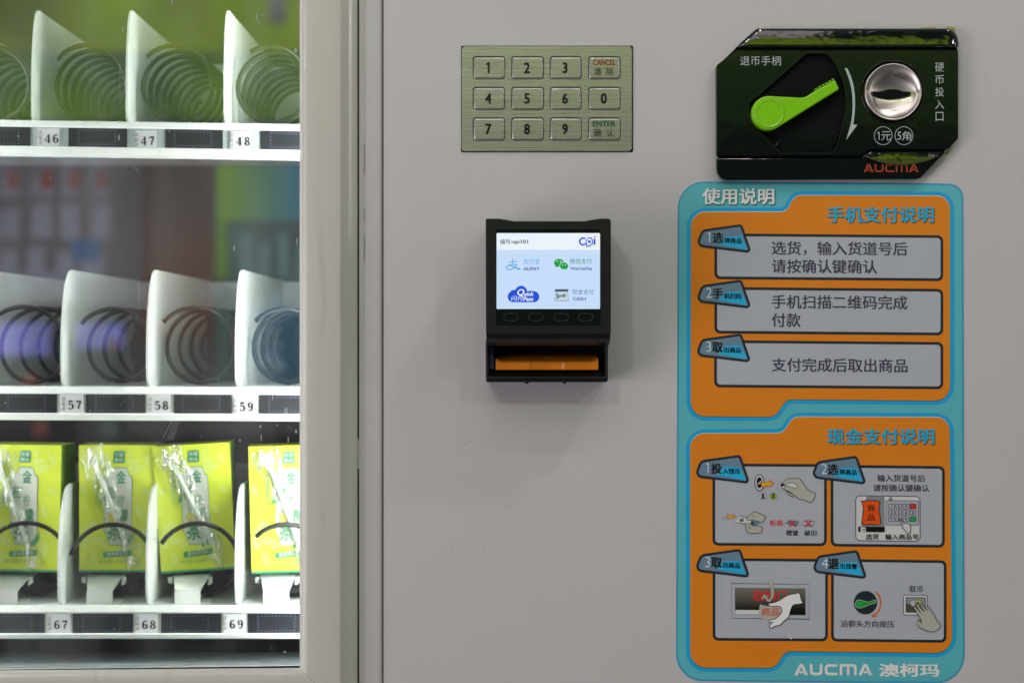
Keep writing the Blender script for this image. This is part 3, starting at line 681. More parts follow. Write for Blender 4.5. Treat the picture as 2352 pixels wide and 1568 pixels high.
# ------------------------------------------------------------------ tea cartons
c_lime = M('carton_lime', (0.62, 0.71, 0.06), rough=0.3, amp=0.04, nscale=30); c_leaf = M('carton_pale_leaf', (0.62, 0.73, 0.17), rough=0.35)
c_dk = M('carton_green_print', (0.05, 0.30, 0.14), rough=0.4); c_mid = M('carton_soft_green', (0.20, 0.40, 0.20), rough=0.4)
c_lbl = M('carton_white_label', (0.60, 0.62, 0.55), rough=0.4, amp=0.12, nscale=80); c_yel = M('carton_lemon', (0.80, 0.72, 0.08), rough=0.4)
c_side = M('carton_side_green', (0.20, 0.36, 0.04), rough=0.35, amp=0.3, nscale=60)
c_wt = M('carton_white_print', (0.8, 0.85, 0.8), rough=0.5)
c_straw = M('clear_straw', (0.75, 0.80, 0.72), rough=0.15, spec=0.8)
def carton(seed, u, v, y0, label, lean, turn, s0=-.36, s1=.26):
    """built upright at its base centre; local x right, y back, z up"""
    th = thing('drink_carton', label, 'drink carton', P(u, v, y0), 'green tea cartons')
    Bz = P(u, v, y0); f = (D+y0)/D*S
    Wd, Ht, Dp = 175*f, 291*f, 0.034
    TT = 0.97
    def Q(a, b, d=0):      # a: -0.5..0.5 across, b: 0..1 up, on the front face
        wob = 0.0010*math.sin(b*PI)*(1-(2*a)**2)
        return Bz+Vector((a*Wd*(TT+(1-TT)*b), -d-wob, b*Ht))
    vs = []; fs = []; n = 8
    for j in range(n+1):
        for i in range(n+1): vs.append(Q(i/n-.5, j/n))
    for j in range(n):
        for i in range(n): a = j*(n+1)+i; fs.append((a, a+1, a+n+2, a+n+1))
    fb = len(vs)
    ring = [j*(n+1) for j in range(n+1)]; ringr = [j*(n+1)+n for j in range(n+1)]
    obj('carton_front', vs, fs, c_lime, th, smooth=True)
    bk = Vector((0, Dp, 0))
    def side(name, pts, mat):
        m = len(pts); obj(name, list(pts)+[p+bk for p in pts], [(i, i+1, m+i+1, m+i) for i in range(m-1)], mat, th)
    side('carton_side', [Q(-.5, j/n) for j in range(n+1)], c_side); side('carton_side', [Q(.5, j/n) for j in range(n+1)], c_side)
    side('carton_top', [Q(i/n-.5, 1) for i in range(n+1)], c_lime); side('carton_base', [Q(i/n-.5, 0) for i in range(n+1)], c_dk)
    cs = [Q(-.5, 0)+bk, Q(.5, 0)+bk, Q(.5, 1)+bk, Q(-.5, 1)+bk]; obj('carton_rear', cs, [(3, 2, 1, 0)], c_side, th)
    def pic(name, pts, d, mat, parent=th):
        vs = [Q(a, b, d) for a, b in pts]; fs = []
        for t in tess([pts]): 
            a_, b_, c_ = (vs[i] for i in t); fs.append(tuple(t) if (b_-a_).cross(c_-a_).y < 0 else tuple(t[::-1]))
        return obj(name, vs, fs, mat, parent)
    def word(body, a0, b0, a1, b1, d, mat, parent=th, bold=0.02, slope=0):
        vv, ff = text_mesh(body, bold); xs = [q[0] for q in vv]; ys = [q[1] for q in vv]
        o = [Q(a0+(x-min(xs))/(max(xs)-min(xs))*(a1-a0), b0+(y-min(ys))/(max(ys)-min(ys))*(b1-b0)+slope*(x-min(xs)), d) for x, y in vv]
        return obj('carton_lettering', o, ff, mat, parent)
    random.seed(5)
    leaves = Sheet(); lv = []; lf = []
    for i in range(30):
        a, b = random.uniform(-.44, .44), random.uniform(.06, .94); g = random.uniform(0, 6.28); L = random.uniform(.06, .11)
        pts = []
        for k in range(12):
            q = 2*PI*k/12; x = L*math.cos(q); z = L*0.48*math.sin(q)*(1-0.5*math.cos(q))
            pts.append((a+x*math.cos(g)-z*math.sin(g), b+(x*math.sin(g)+z*math.cos(g))*Wd/Ht))
        if any(abs(p[0]) > .49 or not .02 < p[1] < .98 for p in pts): continue
        bb = len(lv); lv += [Q(p[0], p[1], 0.0002) for p in pts]; lf.append(tuple(range(bb, bb+12)))
    obj('printed_leaves', lv, lf, c_leaf, th)['kind'] = 'stuff'
    pic('green_foot_band', [(-.5, 0), (.5, 0), (.5, .018), (-.5, .018)], 0.0003, c_dk)
    lg = pic('logo_badge', rp([(-.06, .86, .02), (.10, .86, .02), (.10, .955, .02), (-.04, .955, .02)]), 0.0004, c_dk)
    word('天喔', -.035, .91, .085, .945, 0.0006, c_wt, lg); word('茶庄', -.04, .87, .085, .90, 0.0006, c_wt, lg)
    lb = rp([(-.06, .82, .02), (.13, .82, .03), (.15, .76, .02), (.19, .75, .03), (.19, .30, .03), (.16, .28, .02), (.15, .22, .03), (-.10, .22, .03), (-.12, .29, .02), (-.16, .32, .02), (-.16, .76, .03), (-.08, .77, .02)])
    e = pic('label_outline', offs(lb, 0.009), 0.0004, c_mid); l = pic('white_label', lb, 0.0006, c_lbl)
    word('金', -.01, .70, .12, .80, 0.0008, c_dk, l); word('桔', -.14, .58, -.01, .68, 0.0008, c_dk, l); word('柠', .0, .52, .10, .61, 0.0008, c_mid, l)
    word('檬', .03, .40, .15, .50, 0.0008, c_dk, l); word('茶', -.13, .25, .08, .38, 0.0008, c_dk, l)
    pic('lemon_slice', circ(-.06, .43, .065, 16, .04), 0.0010, c_yel)
    pic('tea_leaf', [(.06, .19), (.10, .23), (.18, .27), (.24, .32), (.22, .25), (.15, .205)], 0.0010, c_dk)
    word('清凉时光', -.29, .52, -.23, .80, 0.0004, c_mid, th, 0.0)
    bnd = pic('green_caption_band', [(-.18, .115), (.20, .13), (.20, .175), (-.18, .16)], 0.0005, c_dk)
    word('果味茶饮料', -.13, .125, .15, .16, 0.0007, c_wt, bnd, 0.02, 0.002)
    word('净含量:250毫升', -.24, .07, .16, .10, 0.0004, c_mid, th, 0.0)
    pic('tea_leaf', [(-.22, .54), (-.17, .56), (-.14, .61), (-.19, .59)], 0.0010, c_dk)
    # straw in its clear sleeve
    p0, p1 = Vector((s0, .98)), Vector((s1, .04))
    d = (p1-p0); nrm = Vector((d.y*Ht, -d.x*Wd)).normalized()
    pts = [Q(p0.x+d.x*(.12+.70*k/8), p0.y+d.y*(.12+.70*k/8), 0.0030) for k in range(9)]
    obj('drinking_straw', *tube(pts, 0.0018, 8), c_straw, th, True)
    vs = []; fs = []; NN = 50; MM = 8; random.seed(seed)
    for j in range(NN+1):
        t = j/NN; c = p0+d*t; cc = Q(c.x, c.y, 0)
        wdt = 0.0082*(1.25-0.55*t)*(1+0.12*math.sin(t*23+seed))
        side_ = Vector((d.y*-Ht, 0, 0)); sv = Vector(((-d.y)*Ht, 0, d.x*Wd)); sv.normalize()
        for i in range(MM+1):
            q = i/MM*2-1
            h = 0.0056*(1-abs(q)**2.2)+random.uniform(0, 0.0011)+0.0008
            vs.append(cc+sv*(wdt*q)+Vector((0, -h, 0)))
    for j in range(NN):
        for i in range(MM): a = j*(MM+1)+i; fs.append((a, a+1, a+MM+2, a+MM+1))
    obj('clear_straw_sleeve', vs, fs, m_film, th)
    th.rotation_euler = (0, R_(lean), R_(turn))
    return th
carton(9, 268, 1313, .078, 'lime green tea carton standing straight above number tag 67', 0.4, 3.5)
carton(14, 456, 1311, .080, 'lime green tea carton leaning left above number tag 68', -3.4, 3.5, -.33, .34)
carton(23, 52, 1312, .076, 'lime green tea carton cut off by the left edge of the photo', 0.6, -3, -.40, .20)
carton(31, 664, 1314, .078, 'lime green tea carton partly hidden by the door frame', -1.0, 7, -.30, .24)

# ------------------------------------------------------------------ keypad
kp = thing('keypad', 'brushed steel twelve-key keypad set into the grey panel, above the card reader', 'keypad', P(1256, 350))
plate('keypad_well', rect(1056, 102, 1457, 353), 0.0045, 0.006, m_gap, kp)
for nm, q in (('well_wall', [(1059, 105.2), (1454, 105.2)]), ('well_wall', [(1059, 350), (1454, 350)]), ('well_wall', [(1059, 105.2), (1059, 350)]), ('well_wall', [(1454, 105.2), (1454, 350)])):
    a, b = P(*q[0]), P(*q[1]); obj(nm, [a, b, b+Vector((0, .005, 0)), a+Vector((0, .005, 0))], [(0, 1, 2, 3)], m_gap, kp)
KU = [(1085.8, 1160.6), (1174.2, 1249.8), (1262.8, 1336), (1351, 1425.6)]; KV = [(129.6, 183), (200, 253.4), (270, 323.8)]
plate('steel_faceplate', rect(1060.6, 106.5, 1451.2, 347.2, 8), -0.0016, 0.004, m_steel, kp,
      holes=[rect(a, c, b, d, 8) for a, b in KU for c, d in KV], bev=0.0009, smooth=True, seg=3)
KT = ['1', '2', '3', 'CANCEL', '4', '5', '6', '0', '7', '8', '9', 'ENTER']
m_kred = M('key_red_print', (0.26, 0.03, 0.02), rough=0.6, spec=0.1); m_kgreen = M('key_green_print', (0.006, 0.11, 0.045), rough=0.6, spec=0.1)
for j, (c, d) in enumerate(KV):
    for i, (a, b) in enumerate(KU):
        k = plate('key', rect(a+1.3, c+1.3, b-1.3, d-1.3, 7), -0.0019, 0.003, m_steel, kp, bev=0.0011, smooth=True, seg=3)
        y = -0.00196; cu, cv = (a+b)/2-1.5, (c+d)/2; tx = KT[j*4+i]
        if len(tx) == 1:
            if tx == '1': one(cu+1, cv-12.5, 25, 4.6, y, m_ink, k, 'key_digit')
            else: text(tx, cu-6, cv-12.5, cu+6, cv+12.5, y, m_ink, k, 'key_digit', bold=0.035, keep=0.82)
        else:
            text(tx, cu-27+(2 if i else 0), cv-18.6, cu+27, cv-6, y, m_kred if tx == 'CANCEL' else m_kgreen, k, 'key_lettering', bold=0.03)
            p_, q_ = ('清', '除') if tx == 'CANCEL' else ('确', '认')
            text(p_, cu-23, cv-1, cu-5.5, cv+18, y, m_ink, k, 'key_lettering', bold=0.006); text(q_, cu+6, cv-1, cu+22.5, cv+18, y, m_ink, k, 'key_lettering', bold=0.006)

# ------------------------------------------------------------------ card and phone payment reader
rd = thing('payment_reader', 'black boxy payment terminal with a lit blue-white screen, between keypad and floor', 'payment terminal', P(1258, 877))
rd['label'] = 'black wall-mounted payment terminal with a glowing pale blue screen and orange tray'
YR = -0.058
plate('upper_housing', rp([(1115.6, 504, 4), (1119, 502, 3), (1147, 502, 4), (1182, 508, 8), (1342, 508, 8), (1375, 502, 4), (1400, 502, 4), (1403.2, 508, 3), (1403, 768, 2), (1116, 768, 2)], 4), YR, -0.0005, m_mattblack, rd, bev=0.0018, smooth=True, seg=3)
# curved hood under the screen, rolling back over the slot
hp = [(766, YR+0.0006), (771, YR+0.0006), (778, YR+0.0018), (786, YR+0.0055), (792, YR+0.0115), (794, YR+0.020), (793.5, -0.001)]
vs = []; fs = []
for k, (v, y) in enumerate(hp):
    ins = [0, 0, 0.3, 1.2, 3.5, 4.5, 4.5][k]; vs += [P(1117+ins*0.3, v, y), P(1402-ins, v, y)]
n = len(hp)
for i in range(n-1): fs.append((2*i, 2*i+1, 2*i+3, 2*i+2))
fs.append(tuple(range(0, 2*n, 2))); fs.append(tuple(range(2*n-1, 0, -2)))
obj('rolled_hood', vs, fs, m_satin, rd, smooth=False)
line('hood_seam', [(1118, 769), (1401, 769)], 1.1, YR-0.0001, m_gap, rd)
# lower body with the open slot
YL = -0.032
zb0, zb1 = P(0, 848, YL).z, P(0, 795, YL).z
xl, xr = P(1115.6, 0, YL).x, P(1396.5, 0, YL).x
xli, xri = P(1123, 0, YL).x, P(1390, 0, YL).x
box('side_cheek', (xl, YL, P(0, 877, YL).z+.002), (xli, -0.0006, P(0, 780, YL).z), m_mattblack, rd, 0.0008)
box('side_cheek', (xri, YL, P(0, 877, YL).z+.002), (xr, -0.0006, P(0, 780, YL).z), m_mattblack, rd, 0.0008)
plate('lower_lip', rp([(1115.6, 862, 3), (1124, 864, 6), (1388, 864, 6), (1396.5, 862, 3), (1396.5, 877.5, 5), (1115.6, 877.5, 5)], 4), YL-0.001, -0.0006, m_satin, rd, bev=0.001, smooth=True)
bv = [P(1123, 848, YL+.012), P(1390, 848, YL+.012), P(1390, 864, YL), P(1123, 864, YL)]
obj('slot_ledge', bv, [(0, 1, 2, 3)], m_mattblack, rd)
box('slot_back_wall', (xli, -0.010, zb0-.006), (xri, -0.0008, zb1+.004), m_gap, rd)
box('slot_floor', (xli, YL+.012, zb0-.003), (xri, -0.010, zb0-.0005), m_satin, rd)
box('violet_side_strip', (xli, YL+0.004, zb0), (P(1135, 0, YL).x, -0.012, zb1+.001), m_violet, rd, 0.0004)
for u in (1210, 1296): lathe('lip_stud', P(u, 0, YL).x, P(0, 876, YL).z, [(0.0016, YL-0.0005), (0.0014, YL-0.0014), (0.0008, YL-0.0018), (0, YL-0.0019)], m_satin, rd, 14)
# orange tray: three-part front edge with gentle scallops, top running back into the slot
vs = []; fs = []; nu = 48; prof_n = 8; YO = YL+0.0015
z0 = P(0, 849, YO).z; hh = 20*S
xa, xb = P(1138.8, 0, YO).x, P(1374, 0, YO).x
for i in range(nu+1):
    t = i/nu; x = xa+(xb-xa)*t; e = abs(2*t-1)
    h = hh*(0.93+0.42*max(0, (e-0.86)/0.14)**1.6*0.8); fy = YO+0.0012*(1-math.cos(2*PI*t*3))*0.5*(0.5)
    d_ = 0.0006*(1 if 0.34 < t < 0.655 else 0)
    pr_ = [(fy+d_+.0004, z0), (fy+d_, z0+h*.12), (fy+d_, z0+h*.75), (fy+d_+.0006, z0+h*.93), (fy+d_+.0018, z0+h), (YO+.010, z0+hh*1.45), (YO+0.028, z0+hh*1.95), (YO+0.028, z0)]
    for y, z in pr_: vs.append((x, y, z))
m8 = len(pr_)
for i in range(nu):
    for k in range(m8-1): a = i*m8+k; fs.append((a, a+m8, a+m8+1, a+1))
fs.append(tuple(range(m8))); fs.append(tuple(range(nu*m8+m8-1, nu*m8-1, -1)))
obj('orange_tray', vs, fs, m_orange, rd, smooth=False)
# glass front and screen
yb = YR-0.00025
bz = plate('screen_bezel', rect(1137, 524.6, 1381.5, 749.5, 6), yb, YR+0.001, m_bezel, rd)
line('bezel_rim', rect(1137.6, 525.2, 1381, 749, 6), 0.9, yb-0.00008, M('bezel_rim_grey', (0.02, 0.035, 0.028), rough=.4), bz, True)
m_ov = M('touch_key_outline', (0.028, 0.035, 0.030), rough=0.5)
for u in (1173.7, 1230.7, 1289, 1345.6): line('touch_key_outline', rect(u-16.5, 719.8, u+16.5, 736.4, 8.3), 1.3, yb-0.0001, m_ov, bz, True)
def em(name, rgb, k=1.0): 
    c = s2l(rgb); return lit(name, c, k)
sc_w = em('screen_header_light', (234, 244, 250)); sc_b = em('screen_pale_blue_light', (198, 222, 250)); sc_b2 = em('screen_paler_line', (190, 215, 246))
sc = flat('screen', rect(1140.6, 535.4, 1378.2, 709.4, 2), yb-0.0002, sc_w, rd)
ya = yb-0.0003; yc = yb-0.0004; yd = yb-0.0005
flat('screen_panel', rect(1140.8, 574, 1378, 709.2, 1.5), ya, sc_b, sc)
sl = Sheet(); sl.line([(1254, 576), (1254, 708)], 0.9, yc-.00001); sl.line([(1142, 644), (1377, 645)], 0.9, yc-.00001); sl.make('screen_divider_line', sc_b2, sc)
t_dk = em('screen_text_grey', (78, 88, 112)); t_bl = em('screen_blue', (84, 160, 226)); t_vi = em('screen_violet_grey', (96, 96, 168)); t_gn = em('screen_green', (34, 160, 60)); t_gt = em('screen_green_text', (48, 140, 112))
t_ro = em('screen_royal_blue', (44, 84, 214)); t_rd = em('screen_red', (226, 70, 100)); t_gd = em('screen_gold', (212, 190, 140)); t_st = em('screen_steel', (84, 112, 150)); t_ic = em('screen_icon_grey', (205, 214, 224)); t_te = em('screen_teal', (112, 150, 158)); t_nv = em('screen_navy', (24, 28, 70))
def X5(x, y): return (1021+x/3.49, 463+y/3.49)
def tx5(b, x0, y0, x1, y1, m, **k): 
    a = X5(x0, y0); c = X5(x1, y1); return text(b, a[0], a[1], c[0], c[1], yc, m, sc, 'screen_text', **k)
def p5(name, pts, m, y=None): return flat(name, [X5(*p) for p in pts], y or yc, m, sc)
def l5(name, pts, wd, m, y=None, closed=False): return line(name, [X5(*p) for p in pts], [a/3.49 for a in wd] if isinstance(wd, list) else wd/3.49, y or yc, m, sc, closed)
tx5('编号', 445, 300, 530, 343, t_dk, bold=0.01); tx5(':cpi101', 533, 305, 670, 346, t_dk, bold=0.03)
# cpi emblem
l5('screen_emblem', smooth_prof([(1128, 298), (1108, 292), (1088, 306), (1084, 324), (1094, 342), (1112, 346), (1130, 338)], 5), 13, t_ro)
l5('screen_emblem', smooth_prof([(1146, 292), (1134, 316), (1140, 346), (1150, 362)], 5), [3, 3, 4, 5, 6, 7, 8, 9, 9, 9, 8, 7, 6, 5, 4, 3][:16], t_ro)
l5('screen_emblem', smooth_prof([(1148, 296), (1170, 290), (1184, 306), (1184, 334), (1166, 352), (1150, 352)], 5), 9, t_ro)
p5('screen_emblem', circ(1161, 321, 12, 14), t_ro)
l5('screen_emblem', [(1140, 300), (1134, 335), (1142, 368)], 6, t_ro)
l5('screen_emblem', smooth_prof([(1152, 360), (1172, 366), (1190, 350), (1194, 322)], 5), 4, t_gd)
p5('screen_emblem', rect(1195, 298, 1210, 346, 2), t_ro); p5('screen_emblem', circ(1204, 283, 8, 12), t_rd); p5('screen_emblem', circ(1217, 344, 2, 8), t_ro)
# payment mark one: flowing character
l5('payment_mark', [(514, 484), (586, 480)], 6, t_bl); l5('payment_mark', [(547, 458), (547, 503)], 6, t_bl); l5('payment_mark', [(518, 506), (580, 503)], 6, t_bl)
l5('payment_mark', smooth_prof([(580, 503), (562, 526), (530, 545), (504, 543), (495, 528), (508, 514), (536, 515), (570, 528), (607, 541)], 5), 7.5, t_bl)
p5('payment_mark', [(556, 520), (608, 536), (607, 548), (592, 546), (566, 534)], t_bl, yd)
tx5('支付宝', 630, 458, 762, 502, t_bl); tx5('ALIPAY', 632, 524, 762, 552, t_vi, bold=0.03)
# payment mark two: two overlapping speech bubbles
p5('payment_mark', circ(918, 491, 40, 26, 32), t_gn); p5('payment_mark', [(892, 512), (888, 528), (912, 520)], t_gn)
p5('payment_mark', circ(958, 515, 38, 26, 31), sc_b, yd); p5('payment_mark', circ(958, 515, 34, 26, 27), t_gn, yd-.0001); p5('payment_mark', [(966, 538), (980, 548), (978, 532)], t_gn, yd-.0001)
for x, y, r in ((905, 480, 5), (932, 480, 5), (946, 507, 4), (970, 507, 4)): p5('payment_mark', circ(x, y, r, 10), sc_w, yd-.0002)
tx5('微信支付', 1005, 456, 1180, 500, t_gt); tx5('WeChatPay', 1008, 524, 1185, 555, t_vi, bold=0.03)
# cloud badge
p5('cloud_badge', rect(506, 718, 760, 806, 44), t_ro); p5('cloud_badge', circ(614, 722, 48, 26), t_ro, yc-.00003); p5('cloud_badge', circ(560, 748, 42, 26), t_ro, yc-.00006); p5('cloud_badge', circ(690, 752, 44, 26, 38), t_ro, yc-.00009)
def tx5d(b, x0, y0, x1, y1, m, **k):
    a = X5(x0, y0); c = X5(x1, y1); return text(b, a[0], a[1], c[0], c[1], yd-.0002, m, sc, 'badge_text', **k)
tx5d('Q', 582, 700, 640, 762, sc_w, bold=0.02, shear=0.2); tx5d('uick', 640, 724, 714, 756, sc_w, bold=0.03, shear=0.2)
tx5d('闪付', 536, 756, 632, 795, sc_w, shear=0.2); tx5d('Pass', 634, 764, 712, 795, sc_w, bold=0.03, shear=0.2)
# cash icon
p5('cash_icon', [(892, 712), (986, 712), (996, 796), (880, 796)], t_st); p5('cash_icon', [(895, 714), (983, 714), (992, 792), (884, 792)], t_ic, yc-.00005)
p5('cash_icon', rect(884, 700, 994, 716), t_te, yc-.0001); p5('cash_icon', rect(888, 708, 988, 720), t_nv, yc-.00015)
p5('cash_icon', smooth_prof([(898, 728), (926, 748), (962, 738), (974, 754), (960, 768), (930, 764), (900, 784), (896, 756)], 3), t_te, yc-.0001)
tx5('现金支付', 1025, 702, 1197, 744, t_st); tx5('CASH', 1028, 765, 1132, 792, t_vi, bold=0.03)

# ------------------------------------------------------------------ coin mechanism cover
cm = thing('coin_unit', 'glossy black coin panel with a lime green return lever and a round steel coin slot', 'coin slot panel', P(1923, 414))
def X6(x, y): return (1620.2+x/3.839, 40.8+y/3.839)
YC = -0.0075
outline = rp([(1737.4-4, 66.3, 14), (2200.8, 65, 30), (2200.6, 319, 10), (2112, 411, 14), (1648, 414.5-1, 26), (1645.5, 150, 12)], 6)
plate('base_plate', offs(outline, -2.5), -0.0035, -0.0001, m_gap, cm)
# lower reach of each of the three cover pieces, split by the two grooves
recess = [X6(*p) for p in [(890, 312), (1070, 312), (1112, 352), (1160, 425), (1215, 560), (1243, 700), (1243, 790), (1215, 930), (1175, 1080), (1148, 1160), (1118, 1196), (660, 1196), (560, 1090), (470, 1000), (425, 950), (392, 895), (378, 830), (384, 760), (412, 716), (470, 680)]]
ringc = (2050.6, 211.2)
mid = rp([(1693, 116.5, 2), (2200.7, 116.5, 1), (2200.6, 319, 10), (2178, 342, 3), (1998, 342, 10), (1976, 358, 10), (1646.4, 357.5, 1), (1645.5, 150, 12)], 6)
plate('middle_cover', mid, YC, -0.001, m_gloss, cm, holes=[recess, circ(*ringc, 72.5, 56)], bev=0.0006, smooth=True, seg=2)
# top cover: gently bowed facet
def facet(name, u0, u1, v0, v1, y0, y1, nx, nz, shape, mat, bow=0.0012):
    vs = []; fs = []
    for j in range(nz+1):
        q = j/nz; v = v0+(v1-v0)*q; a, b = shape(v)
        for i in range(nx+1):
            t = i/nx; u = a+(b-a)*t
            y = y0+(y1-y0)*q-0.0003*math.sin(q*PI)
            e = min(i, nx-i, 1)*1.0
            if i in (0, nx) or j in (0, nz): y += 0.0004
            vs.append(P(u, v, y))
    for j in range(nz):
        for i in range(nx): a = j*(nx+1)+i; fs.append((a, a+1, a+nx+2, a+nx+1))
    n0 = len(vs); rim = [i for i in range(nx+1)]+[j*(nx+1)+nx for j in range(1, nz+1)]+[nz*(nx+1)+i for i in range(nx-1, -1, -1)]+[j*(nx+1) for j in range(nz-1, 0, -1)]
    for r in rim: vs.append(Vector((vs[r].x, -0.001, vs[r].z)))
    for k in range(len(rim)): a, b = rim[k], rim[(k+1) % len(rim)]; fs.append((b, a, n0+k, n0+(k+1) % len(rim)))
    return obj(name, vs, fs, mat, cm, smooth=True)
def top_shape(v):
    # left edge runs down the chamfer, right edge rounds at the top corner
    lft = 1733.5-max(0, v-70)*1.11+(max(0, 70-v)*1.6)
    k = max(0.0, min(1.0, (95-v)/30)); rgt = 2200.8-30*(1-math.sqrt(max(0, 1-k*k)))
    return lft, rgt
facet('top_cover', 0, 0, 66, 108, -0.0052, YC, 40, 12, top_shape, m_glosswave)
def bot_shape(v):
    k = max(0.0, (v-388)/26); lft = 1646.2+26*(1-math.sqrt(max(0, 1-min(1, k)**2)))
    return lft, 2112
plate('bottom_cover', rp([(1646.2, 364.5, 1), (1980, 364.5, 8), (1986, 360, 4), (2000, 349, 8), (2172, 349, 2), (2112, 411, 14), (1648, 413.5, 26)], 6), YC, -0.001, m_gloss, cm, bev=0.0005, smooth=True)
# upward-tilted scoop on the bottom cover
vs = []; fs = []
n = 24
for j in range(6):
    q = j/5
    for i in range(n+1):
        t = i/n; bot = 351+ (28*math.sin(PI*min(1, max(0, t)))**0.6 if 0 < t < 1 else 0); u = 1981+(2160-1981)*t
        top = 350.5 if t > 0.1 else 350.5+8*(1-t/0.1)
        bot = max(bot, top+0.1); v = top+(bot-top)*q
        vs.append(P(u, v, YC-0.0002-0.0011*math.sin(q*PI/2)*(1 if 0 < i < n else 0)*(1-q*0.0)))
for j in range(5):
    for i in range(n): a = j*(n+1)+i; fs.append((a, a+1, a+n+2, a+n+1))
obj('scooped_facet', vs, fs, m_glosswave, cm, smooth=True)
m_dull = M('dull_black_recess', (0.0022, 0.0026, 0.0022), rough=0.3, spec=0.18)
# lever recess
yr_ = 0.012
flat('recess_floor', offs(recess, 8), yr_, m_dull, cm)
vs = []; fs = []; nn = len(recess)
for p in recess: a = P(*p, YC+0.0005); vs += [a, Vector((a.x, yr_, a.z))]
for i in range(nn): j = (i+1) % nn; fs.append((2*i, 2*j, 2*j+1, 2*i+1))
obj('recess_wall', vs, fs, m_gloss, cm)
lr = Sheet().line(recess, 1.2, YC-0.0003, True).make('recess_rim', M('dark_green_grey_edge', (0.02, 0.03, 0.02), rough=0.2), cm)
plate('recess_step', [X6(*p) for p in [(700, 998), (1165, 1002), (1160, 1060), (1110, 1192), (668, 1192), (612, 1130)]], -0.004, yr_, m_gloss, cm, bev=0.0008)
obj('recess_slope', [P(*X6(700, 945), 0.006), P(*X6(1180, 940), 0.006), P(*X6(1165, 1000), -0.0035), P(*X6(720, 998), -0.0035)], [(0, 1, 2, 3)], M('green_sheen_gloss', (0.03, 0.06, 0.015), rough=0.12, spec=0.8), cm)  # green reflection on the ledge is put into its base colour
plate('recess_post', [X6(*p) for p in [(1090, 380), (1150, 440), (1160, 540), (1095, 560)]], 0.004, yr_, m_gloss, cm, bev=0.0005)
plate('recess_block', [X6(*p) for p in [(1135, 1030), (1178, 1030), (1160, 1110), (1135, 1120)]], -0.006, yr_, m_dull, cm, bev=0.0005)
# lever
lev = rp([(1851, 221.6, 30), (1876.8, 206.2, 2), (1917, 183, 2.5), (1927.5, 205, 2.5), (1800, 289.5, 30)], 8)
hc = (1766.3, 259.6); hr = 39.2
a_t = -PI/2+0.05; a_b = PI/2-0.50
lp = [(1839, 224.4)]+[(1851, 221.8), (1863, 215)]
head = [(hc[0]+hr*math.cos(t), hc[1]+hr*math.sin(t)) for t in [(-PI/2+0.04)-k*(2*PI-(PI-0.5+0.0))/26 for k in range(27)]]
outl = [(1838, 224.2), (1846, 223.6), (1853, 221), (1877, 206.2), (1915.5, 184), (1918.6, 184.2), (1927, 203), (1926.4, 206)]+head[::-1]
lever = plate('return_lever', outl[::-1], -0.0135, -0.004, m_green, cm, bev=0.0013, smooth=True, seg=3)
# thumb dish on the lever head
xc, zc = P(hc[0], 0, -0.0136).x+0.0006, P(0, hc[1]+1, -0.0136).z
lathe('thumb_dish', xc, zc, [(0.0098, -0.0138), (0.0094, -0.0141), (0.0089, -0.0139), (0.0080, -0.01345), (0.0060, -0.01330), (0.0035, -0.01327), (0, -0.01325)], m_green, lever, 40)
for k in range(6):
    u, v = 1875+k*7.6, 206.5-k*4.3
    bb = plate('grip_ridge', rp([(u-2.6, v-0.6, 1), (u-1.2, v-3.6, 1), (u+2.4, v-4.6, 1), (u+3, v-0.8, 1)], 2), -0.0138, -0.006, m_green, lever, bev=0.0004)
lathe('lever_hub', xc, zc, [(0.0088, -0.006), (0.0088, yr_)], m_dull, cm, 24)
# arrow, lettering
yi = YC-0.0004
flat('curved_arrow', [X6(*p) for p in [(1228, 445), (1247, 490), (1265, 540), (1279, 590), (1290, 640), (1296, 690), (1298, 740), (1298, 790), (1296, 840), (1291, 885), (1284, 930), (1265, 1000), (1240, 1080), (1290, 1012), (1340, 945), (1304, 942), (1311, 890), (1317, 840), (1319, 780), (1320, 720), (1316, 670), (1309, 615), (1299, 570), (1285, 525), (1268, 482), (1250, 447)]], yi, m_whiteink, cm)
text('退币手柄', 1700, 129.2, 1794, 151, yi, m_whiteink, cm)
for ch, v in zip('硬币投入口', (155, 183.2, 211.6, 240.2, 268)):
    dd = 10.2 if ch != '口' else 9
    text(ch, 2158-dd, v-10.4, 2158+dd, v+10.4, yi, m_whiteink, cm)
for u, tx in ((2028.6, '1元'), (2076.2, '5角')):
    line('printed_ring', circ(u, 312, 20.6, 40), 1.3, yi, m_whiteink, cm, True)
    text(tx[1], u-4.5, 302, u+17, 323, yi, m_whiteink, cm)
    if tx[0] == '1': one(u-9.5, 303, 18.5, 2.0, yi, m_whiteink, cm, 'lettering', 0.2)
    else: text('5', u-15, 303, u-6, 321.5, yi, m_whiteink, cm)
